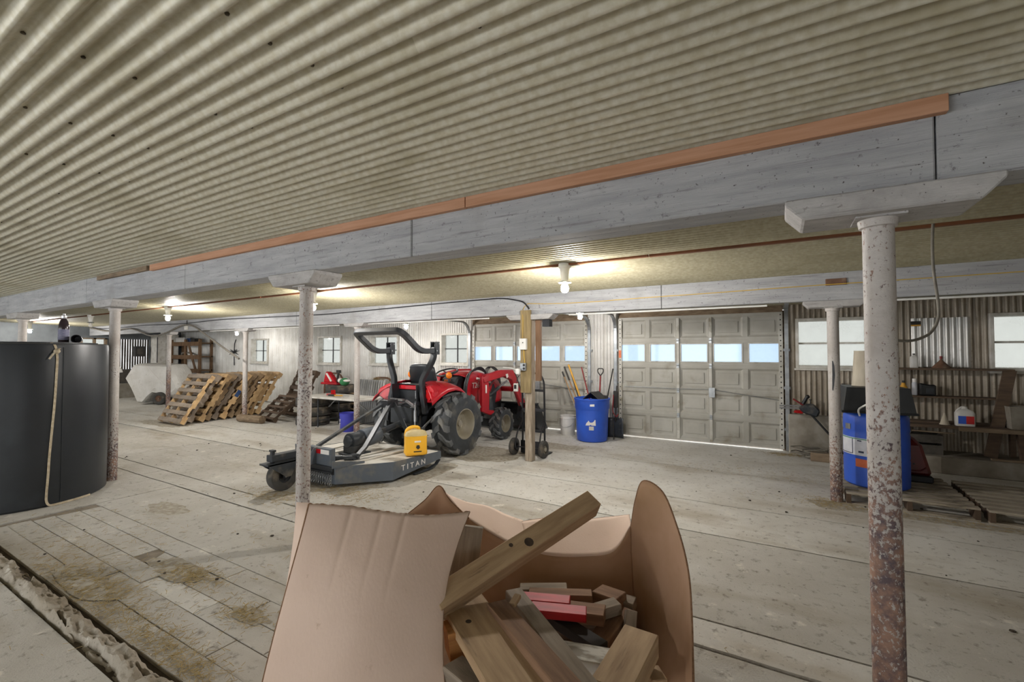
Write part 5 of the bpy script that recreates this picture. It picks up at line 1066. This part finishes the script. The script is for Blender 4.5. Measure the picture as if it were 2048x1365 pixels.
for k, (a, l) in enumerate(((20, .36), (160, .36), (45, .26), (140, .28), (-20, .30), (200, .30), (75, .2))):
    e = Vector((math.cos(R(a))*l, -.02, math.sin(R(a))*l*.6)); MB().bar((0, -.01, .02), e, .02, .05, (0, 1, 0), w2=.01, h2=.01).build('leaf', 'black_iron', WD)
o = MB().bx(XL-.02, XL+.14, 6.95, 7.25, 1.42, 1.78).build('fuse_box', 'tool_dark', bevel=.008); tag(o, 'dark fuse box mounted on the slatted end wall', 'fuse box'); MB().bx(XL+.14, XL+.15, 7.02, 7.18, 1.5, 1.7).build('box_cover', 'slat_dark', o)
HL = thing('heat_lamp', 'white bell-shaped heat lamp hanging by the pipe post', 'lamp', (-14.2, 4.72, 1.06)); MB().lathe([(.13, 0), (.12, .05), (.085, .13), (.05, .17), (.04, .24), (.03, .27), (.0005, .28)], 24, cap=False).build('lamp_shade', 'bucket_white', HL, smooth=50, thick=.004); MB().cyl((0, 0, .27), (0, 0, 1.39), .005, n=5).build('cord', 'black_cable', HL)
o = MB().cyl((-19.1, 7.3, 1.0), (-19.1, 7.3, 1.9), .015, n=6).build('wall_cable', 'black_cable'); 
tag(o, 'dark cable running down the white pier', 'cable'); o.location = (.22, .12, .2)
for k, (x, lab) in enumerate(((-13.05, 'small grey switch box on the far beam over the pallets'),)):
    o = MB().bx(x-.06, x+.06, 5.72, 5.765, 2.14, 2.28).build('switch_box', 'white_paint', bevel=.005); tag(o, lab, 'switch'); MB().cyl((x, 5.76, 2.28), (x, 5.76, 2.38), .010, n=6).build('cable_stub', 'black_cable', o)
o = MB().bx(.42, .60, 5.755, 5.77, 2.26, 2.33).build('rust_patch_plate', 'rust_iron', bevel=.003); tag(o, 'rusty brown plate nailed on the far beam above the stained post', 'plate')
# ------------------------------------------------------------------ pallets laid flat on the right, things on them
pm('slat_worn', '#b3aa9a', '#978c7b', rough=.85, scale=5, stretch=(1, 6, 6), vary=.12, c3='#5f5648', s3=4)
PM['slat_worn'] = (MB().prism(stringer(), -.019, .019).mesh('stringer', 'pallet_dark'), MB().bx(-.5, .5, -.038, .038, 0, .018).mesh('deck_board', 'slat_worn'))
pallet('flat pallet on the floor under the right blue barrel', (1.07, 5.80, .002), R(.5), 0, 'slat_worn', 'slat_worn', 'flat pallets on the right', 8)
pallet('flat pallet on the floor at the right edge', (2.12, 5.77, .002), R(-.8), 0, 'slat_worn', 'slat_worn', 'flat pallets on the right', 8)
pallet('flat pallet on the floor, mostly past the right edge', (3.16, 5.79, .002), 0, 0, 'slat_worn', 'slat_worn', 'flat pallets on the right', 8)
ZP = .127
pm('label_paper', '#d9dbe2', '#c9ccd6', rough=.6, scale=12); pm('print_green', '#4d8f7a', rough=.6); pm('print_navy', '#2b3550', rough=.6); pm('tote_black', '#1f2225', '#17191b', rough=.45, scale=5); pm('cream_card', '#c9c0ae', '#b3a996', rough=.7, scale=4, stretch=(4, 4, .7)); pm('hood_red', '#6d1519', '#57100f', rough=.3, scale=4); pm('teal_plastic', '#2f7a72', '#27675f', rough=.6, scale=5); pm('bag_white', '#cfcdc8', '#b9b6af', rough=.6, scale=6); pm('bag_blue', '#8fa3da', '#7a8fcb', rough=.35, scale=6)
B2 = thing('plastic_barrel', 'blue barrel with paper labels behind the nearest rusty post', 'barrel', (.885, 6.30, ZP), group='blue barrels')
MB().lathe([(.26, 0), (.285, .02), (.288, .28), (.282, .30), (.288, .32), (.288, .56), (.282, .58), (.288, .60), (.286, .735), (.27, .775), (.255, .785), (.24, .78), (.235, .76), (.0005, .76)], 48, cap=False).build('barrel_body', 'barrel_blue', B2, smooth=35)
def patch(a0, a1, z0, z1, r, mat, nm, parent, n=8):
    b = MB(); vs = []
    for k in range(n+1): t = R(a0+(a1-a0)*k/n); vs += [(r*math.cos(t), r*math.sin(t), z0), (r*math.cos(t), r*math.sin(t), z1)]
    b.add(vs, [(2*k, 2*k+2, 2*k+3, 2*k+1) for k in range(n)]); return b.build(nm, mat, parent, thick=.0015)
lb_ = patch(-175, -55, .335, .52, .2905, 'label_paper', 'paper_label', B2, 14); patch(-175, -55, .505, .515, .2920, 'print_green', 'green_rule', lb_, 14); patch(-141, -139.5, .35, .505, .2920, 'print_navy', 'divider', lb_, 2); patch(-175, -140, .345, .352, .2920, 'print_navy', 'divider', lb_, 6)
for a, z, w_, h_ in ((-130, .485, 8, .012), (-128, .365, 10, .02), (-104, .45, 5, .014)): patch(a, a+w_, z, z+h_, .2920, 'print_navy', 'print_mark', lb_, 2)
patch(-134, -104, .215, .30, .2905, 'orange_label', 'orange_label', B2, 8); patch(-160, -145, .60, .66, .2905, 'sheet_grey', 'tape_patch', B2, 3)
TT = thing('black_tote', 'black plastic tub upturned on the right blue barrel', 'tub', (.87, 6.32, ZP+.787), rz=R(3))
b = MB(); n = 4; lo = [(-.29, -.25), (.29, -.25), (.29, .25), (-.29, .25)]
b.add([(x*1.06, y*1.06, 0) for x, y in lo] + [(x*.92, y*.92, .27) for x, y in lo], [(4, 5, 6, 7)] + [(i, (i+1) % 4, 4+(i+1) % 4, 4+i) for i in range(4)]); b.build('tub_body', 'tote_black', TT, bevel=.03, thick=.006)
MB().tube([(x*1.08, y*1.08, .012) for x, y in lo], .014, n=6, closed=True).build('tub_rim', 'tote_black', TT)
CC = thing('cream_tube', 'cream tapered cardboard tube standing on the black tub', 'tube', (.80, 6.36, ZP+1.062)); MB().lathe([(.115, 0), (.11, .01), (.085, .385), (.088, .39), (.080, .39), (.105, .01)], 28, cap=False).build('tube_wall', 'cream_card', CC, smooth=40); MB().tube([(.02, -.088, .36), (.05, -.09, .43)], .005, n=5).build('wire_end', 'steel_dark', CC)
CB = MB().tube(fillet([(.72, 6.04, ZP+.76), (.70, 6.02, ZP+.83), (.78, 5.99, ZP+.895), (.86, 5.985, ZP+.89)], .06, 4), .010, n=6).build('loose_rope', 'white_pvc', smooth=50); tag(CB, 'pale rope curling over the rim of the right blue barrel', 'rope')
# red engine hood standing on end, bags on it
RH = thing('engine_hood', 'dark red engine hood standing on end behind the nearest post', 'hood', (1.22, 6.78, ZP))
ring = [(-.30, .0, .62), (-.30, .05, 1), ]
b = MB(); lo = [(-.22, -.16), (.20, -.16), (.20, .16), (-.22, .16)]; mid = [(-.20, -.15), (.12, -.15), (.12, .15), (-.20, .15)]; hi = [(-.14, -.09), (.04, -.09), (.04, .12), (-.14, .12)]
b.add([(x, y, .075) for x, y in lo] + [(x, y, .40) for x, y in mid] + [(x, y, .50) for x, y in hi], [(8, 9, 10, 11), (3, 2, 1, 0)] + [(j*4+i, j*4+(i+1) % 4, j*4+4+(i+1) % 4, j*4+4+i) for j in range(2) for i in range(4)]); b.build('hood_shell', 'hood_red', RH, bevel=.03)
MB().bx(-.225, .205, -.165, .165, 0, .075).build('rubber_foot', 'tote_black', RH, bevel=.012)
MB().tube(fillet([(-.16, -.166, .16), (-.12, -.170, .13), (.10, -.168, .13), (.14, -.164, .17)], .04, 4), .006, n=6).build('pressed_rib', 'hood_red', RH)
for x in (-.06, .04): MB().ball((x, -.163, .20), .010, 8).build('rivet', 'steel_bright', RH)
o = MB().ball((1.17, 6.80, ZP+.53), .12, 16, (.9, .75, .45)).build('white_bag', 'bag_white', smooth=60); tag(o, 'crumpled white bag on top of the dark red hood', 'bag')
o = MB().ball((1.10, 6.55, .47), .10, 16, (.5, .5, 1.1)).build('blue_bag', 'bag_blue', smooth=60); tag(o, 'pale blue plastic bag hanging beside the dark red hood', 'bag'); MB().tube(fillet([(1.10, 6.55, .57), (1.08, 6.55, .64), (1.11, 6.55, .70)], .03, 3), .008, n=6).build('bag_neck', 'bag_blue', o)
o = MB().lathe([(.09, 0), (.10, .02), (.13, .20), (.135, .21), (.12, .21), (.0005, .19)], 20, cap=False).build('teal_pot', 'teal_plastic', smooth=40); o.location = (1.22, 7.15, .68); tag(o, 'teal plastic pot behind the black tub', 'pot'); MB().cyl((0, 0, 0), (0, 0, -.68), .10, n=16).build('pot_base', 'teal_plastic', o)
o = MB().lathe([(.03, 0), (.045, .0), (.045, .10), (.025, .13), (.02, .16), (.0005, .16)], 16).build('yellow_bottle', 'handle_yellow', smooth=40); o.location = (1.455, 8.12, .985); tag(o, 'yellow bottle at the left end of the middle shelf', 'bottle'); MB().cyl((0, 0, .15), (0, 0, .19), .016, n=10).build('cap', 'tote_black', o)

# ------------------------------------------------------------------ workbench with shelves against the right wall
pm('bench_wood', '#6b5846', '#54453a', rough=.85, scale=5, stretch=(1, 5, 5)); pm('bench_pale', '#93806a', '#7b6955', rough=.8, scale=5, stretch=(1, 5, 5))
WB2 = thing('workbench', 'old wooden workbench with two shelves against the right wall', 'workbench', (1.95, 8.10, .217))
def lb2(x0, x1, y0, y1, z0, z1, nm, m='bench_wood', bev=.004): return MB().bx(x0-1.95, x1-1.95, y0-8.1, y1-8.1, z0-.217, z1-.217).build(nm, m, WB2, bevel=bev)
lb2(1.02, 2.60, 7.92, 8.14, .575, .612, 'bench_top'); lb2(1.02, 2.60, 8.145, 8.36, .60, .632, 'bench_top'); lb2(1.95, 2.60, 7.885, 7.915, .56, .61, 'front_edge', 'bench_pale')
lb2(1.02, 2.42, 8.12, 8.36, .952, .972, 'shelf_board'); lb2(1.02, 2.52, 8.06, 8.36, 1.325, 1.348, 'shelf_board')
for x in (1.08, 2.55): MB().bar((x-1.95, -.12, 0), (x-1.95-.03, -.10, .36), .07, .05).build('leg', 'bench_wood', WB2); MB().bar((x-1.95, .2, 0), (x-1.95, .2, .38), .07, .05).build('leg', 'bench_wood', WB2)
MB().bar((2.29-1.95, .0, .01), (2.49-1.95, .02, 1.12), .12, .03, (0, 1, 0)).build('slanted_end_board', 'bench_wood', WB2)
MB().bar((1.06-1.95, .2, .0), (1.06-1.95, .2, 1.12), .08, .03, (0, 1, 0)).build('end_board', 'bench_wood', WB2)
def jug(name, label, loc, w, d, h, mat, lab=None, cap='tote_black'):
    t = thing(name, label, 'jug' if name == 'jug' else 'bottle', loc, group='bottles on the workbench')
    b = MB(); ring = []
    for k in range(24):
        a = 2*math.pi*k/24; c, s_ = math.cos(a), math.sin(a); q = (abs(c)**5+abs(s_)**5)**(-1/5); ring.append((q*c*w/2, q*s_*d/2))
    pf = [(.95, 0), (1, .01), (1, h*.68), (.8, h*.82), (.34, h*.9), (.3, h*.96)]; vs = [(x*k_, y*k_, z) for k_, z in pf for x, y in ring]
    b.add(vs, [tuple(range(24))[::-1], tuple(range(120, 144))] + [(j*24+i, j*24+(i+1) % 24, (j+1)*24+(i+1) % 24, (j+1)*24+i) for j in range(5) for i in range(24)]); b.build('body', mat, t, smooth=40)
    MB().cyl((0, 0, h*.95), (0, 0, h*1.03), w*.16, n=12).build('cap', cap, t)
    return t
j = jug('jug', 'white jug with a blue and red label on the workbench', (2.04, 8.03, .614), .19, .11, .24, 'bucket_white', cap='bucket_white')
MB().tube(fillet([(-.085, 0, .15), (-.075, 0, .20), (-.02, 0, .245), (.02, 0, .235)], .03, 4), .012, n=8).build('handle', 'bucket_white', j, smooth=50)
MB().bx(-.075, .0, -.0575, -.0555, .03, .13).build('blue_label_half', 'barrel_blue', j); MB().bx(.0, .075, -.0575, -.0555, .03, .13).build('red_label_half', 'lens_red', j)
jug('bottle', 'clear bottle with a black cap on the top shelf', (1.585, 8.2, 1.350), .085, .07, .19, 'bucket_white')
t = thing('spray_can', 'white spray can on the middle shelf', 'can', (1.595, 8.24, .974), group='bottles on the workbench'); MB().lathe([(.03, 0), (.032, .006), (.032, .16), (.024, .18), (.0005, .18)], 18).build('can_body', 'label_paper', t, smooth=40); MB().cyl((0, 0, .175), (0, 0, .225), .025, n=14).build('cap', 'print_white', t, smooth=40)
t = thing('tool_bag', 'dark blue-black bag on the middle shelf', 'bag', (1.72, 8.24, .974)); MB().prism([(-.085, 0), (.085, 0), (.085, .15), (.03, .145), (-.04, .16), (-.085, .17)], -.07, .07, 'xz').build('bag_body', 'tote_black', t, bevel=.015); MB().bx(-.02, .06, -.075, -.07, .03, .10).build('pocket', 'seat_vinyl', t)
t = thing('funnel', 'rusty red funnel upside down on the top shelf', 'funnel', (1.865, 8.2, 1.350)); MB().lathe([(.10, 0), (.10, .006), (.02, .10), (.014, .11), (.012, .16), (.009, .16)], 24, cap=False).build('cone', 'rust_iron', t, smooth=40); MB().cyl((0, 0, .125), (0, 0, .16), .015, n=10).build('spout_tip', 'handle_red', t)
t = thing('funnel', 'pale slim cone on the bench left of the white jug', 'funnel', (1.85, 8.05, .614)); MB().lathe([(.05, 0), (.05, .004), (.016, .12), (.008, .15), (.0005, .15)], 18).build('cone', 'cream_card', t, smooth=40); MB().lathe([(.054, 0), (.054, .006), (.048, .006)], 18).build('foot_ring', 'cream_card', t)
t = thing('planter', 'grey rectangular tub on the bench at the right edge', 'tub', (2.52, 8.03, .614)); b = MB(); lo = [(-.07, -.07), (.12, -.07), (.12, .09), (-.07, .09)]
b.add([(x, y, 0) for x, y in lo] + [(x*1.3, y*1.3, .27) for x, y in lo], [(0, 1, 2, 3)] + [(i, (i+1) % 4, 4+(i+1) % 4, 4+i) for i in range(4)]); b.build('tub_body', 'cast_concrete', t, thick=.008); MB().tube([(x*1.33, y*1.33, .268) for x, y in lo], .011, n=6, closed=True).build('rim', 'cast_concrete', t)
t = thing('crate', 'dark low crate under the workbench', 'crate', (1.62, 8.12, .217)); MB().bx(-.16, .20, -.12, .12, 0, .02).build('crate_base', 'slat_dark', t)
for y in (-.12, .11): MB().bx(-.16, .20, y, y+.012, .02, .12).build('crate_side', 'slat_dark', t); MB().bx(-.16, .20, y, y+.012, .15, .25).build('crate_side', 'slat_dark', t)
for x in (-.16, .19): MB().bx(x, x+.012, -.108, .11, .02, .25).build('crate_end', 'slat_dark', t)
o = MB().bar((1.50, 7.95, .525), (1.92, 7.95, .515), .03, .012).build('lath', 'bench_pale'); tag(o, 'pale thin lath under the front of the workbench', 'lath')
o = MB().bx(2.25, 2.9, 7.90, 7.96, .217, .24).build('lath', 'bench_pale'); tag(o, 'pale lath lying on the concrete ledge at the right', 'lath')

# ------------------------------------------------------------------ trolling motor, stem wall, coil and block by the right door
o = MB().bx(.10, 1.52, 8.30, 8.40, 0, .60).build('stem_wall', 'cast_concrete', bevel=.01); tag(o, 'low concrete stem wall under the wide window', 'wall', kind='structure')
TM = thing('trolling_motor', 'black motor head with red trim on a slanting tube', 'motor', (.62, 8.10, 0))
a_ = Vector((-.30, 0, .72)); b_ = Vector((.10, -.05, .22))
MB().cyl(a_, b_, .015, n=10).build('tube', 'tote_black', TM, smooth=40); MB().cyl(b_, b_+Vector((.06, -.01, -.21)), .013, n=10).build('lower_tube', 'steel_dark', TM, smooth=40)
MB().prism([(-.34, .66), (-.16, .60), (-.12, .70), (-.20, .80), (-.30, .79), (-.40, .74)], -.07, .07, 'xz').build('motor_head', 'steel_dark', TM, bevel=.02)
MB().prism([(-.46, .655), (-.34, .645), (-.30, .70), (-.44, .69)], -.05, .05, 'xz').build('red_guard', 'lens_red', TM, bevel=.01)
for z in (.75, .715): MB().bar((-.64, -.03, z), (-.36, -.01, z+.01), .022, .022).build('clamp_arm', 'sheet_grey', TM)
MB().cyl((-.34, -.02, .78), (-.28, -.02, .90), .025, n=10).ball((-.275, -.02, .90), .03, 10).build('grip', 'tote_black', TM, smooth=40)
MB().cyl((-.46, -.04, .86), (-.22, -.03, .70), .012, n=8).build('red_lever', 'handle_red', TM, smooth=40); MB().cyl((-.24, 0, .79), (-.24, 0, .85), .007, n=8).cyl((-.24, 0, .85), (-.24, 0, .862), .022, n=10).build('knob', 'tote_black', TM)
rc_ = random.Random(8); pts = []
for k in range(90): a = k*.42; rr = .15+.04*math.sin(k*.7); pts.append((.38+rr*math.cos(a)*1.15+.05*math.sin(k*.13), 8.0+rr*math.sin(a)*.75, .02+.0016*k+.02*(rc_.random())))
o = MB().tube(pts, .008, n=6).build('cable_coil', 'hose_grey', smooth=60); tag(o, 'tangled coil of grey cable on the floor by the door jamb', 'cable coil')
o = MB().bx(.36, .76, 7.82, 7.97, 0, .12).build('timber_block', 'bench_pale', bevel=.006); tag(o, 'pale squared timber block on the floor left of the stained post', 'block')
o = MB().bar((.86, 8.28, .62), (.80, 8.30, 1.10), .03, .20, (0, 1, 0)).build('dark_board', 'slat_dark'); tag(o, 'dark board leaning at the wall beside the stained post', 'board')
o = MB().bx(1.595, 1.70, YW-.03, YW-.024, 1.93, 2.0).build('wall_sticker', 'print_black'); tag(o, 'small black and yellow sticker on the bright wall sheet', 'sticker'); MB().bx(1.595, 1.70, YW-.032, YW-.030, 1.93, 1.95).build('yellow_band', 'handle_yellow', o)

# ------------------------------------------------------------------ straw, crumbs and dirt on the floor
pm('straw', '#b39d6b', '#94804f', rough=.9, scale=30); pm('dirt_brown', '#a0988a', '#8c8371', rough=.97, scale=12, bump=.6, bscale=90, c3='#b3ada0', s3=20, lo3=.4, hi3=.65); pm('dung', '#4c4337', '#37302a', rough=.95, scale=30)
random.seed(33); b = MB()
def straws(n, cx, cy, sx, sy, z=.004):
    for _ in range(n):
        x, y = random.gauss(cx, sx), random.gauss(cy, sy); a = random.uniform(0, math.pi); l = random.uniform(.015, .06)
        if .92 < y < 1.08: continue
        b.bar((x, y, z+random.uniform(0, .006)), (x+l*math.cos(a), y+l*math.sin(a), z+random.uniform(0, .010)), .0022, .0012)
straws(900, -3.75, 1.18, .55, .10); straws(500, -2.75, 1.15, .35, .06); straws(300, -4.3, 1.25, .5, .16); straws(350, -3.55, 1.62, .16, .06); straws(200, -2.75, 1.55, .12, .05); straws(200, -4.9, 1.5, .7, .25)
straws(300, -4.75, 2.95, .25, .12); straws(500, -4.2, 3.45, .35, .18); straws(350, 1.2, 5.66, .7, .06); straws(200, .42, 5.75, .12, .10); straws(200, .05, 8.1, .2, .08); straws(300, -3, 2, 1.6, .6); straws(250, -.2, 6.7, .9, .18)
o = b.build('loose_straw', 'straw'); tag(o, 'loose straw scattered over the barn floor', 'straw', kind='stuff')
b = MB()
for _ in range(300):
    x = random.uniform(-9, 2.5); y = random.uniform(1.2, 8.1)
    if x > -2.2 and y < 2.6 and x < -.2: continue
    r_ = random.choice([.003, .004, .005, .006, .008, .012]); k0 = len(b.v); b.ball((x, y, r_*.45), r_, 6, (random.uniform(.7, 1.6), random.uniform(.7, 1.4), .6))
o = b.build('floor_crumbs', 'dung', smooth=60); tag(o, 'dark crumbs of dirt strewn on the barn floor', 'dirt', kind='stuff')
b = MB()
def blob(cx, cy, rx, ry, h, seed, rot=0):
    n, m = 40, 8; k0 = len(b.v); vs = [(cx, cy, h)]
    for j in range(1, m+1):
        for i in range(n):
            t = 2*math.pi*i/n; q = j/m*(1+.38*noise.noise(Vector((math.cos(t)*1.5, math.sin(t)*1.5, seed)))+.16*noise.noise(Vector((math.cos(t)*5, math.sin(t)*5, seed)))); x = rx*q*math.cos(t); y = ry*q*math.sin(t)
            vs.append((cx+x*math.cos(rot)-y*math.sin(rot), cy+x*math.sin(rot)+y*math.cos(rot), (h*(1-(j/m)**3)+.002*noise.noise(Vector((x*20, y*20, seed)))) if j < m else .0005))
    f = [(0, 1+i, 1+(i+1) % n) for i in range(n)] + [(1+(j-1)*n+i, 1+j*n+i, 1+j*n+(i+1) % n, 1+(j-1)*n+(i+1) % n) for j in range(1, m) for i in range(n)]; b.add(vs, f)
blob(-3.75, 1.62, .34, .11, .006, 1); blob(-2.72, 1.56, .16, .06, .006, 2); blob(-4.1, 1.22, .5, .09, .006, 3); blob(-4.75, 3.0, .35, .18, .006, 4); blob(-4.45, 3.55, .75, .28, .005, 5, .6); blob(-4.0, 4.5, .30, .55, .005, 6); blob(-3.9, 5.9, .55, .55, .005, 7); blob(-3.3, 6.9, .7, .25, .004, 8); blob(1.6, 5.66, 1.3, .09, .007, 9); blob(.45, 5.7, .22, .14, .006, 10); blob(.05, 8.15, .25, .10, .006, 11); blob(-5.3, 2.2, .3, .12, .004, 12); blob(-11.6, 4.75, 1.2, .3, .004, 13)
o = b.build('floor_dirt', 'dirt_brown', smooth=60); tag(o, 'thin patches of brown dirt on the barn floor', 'dirt', kind='stuff')
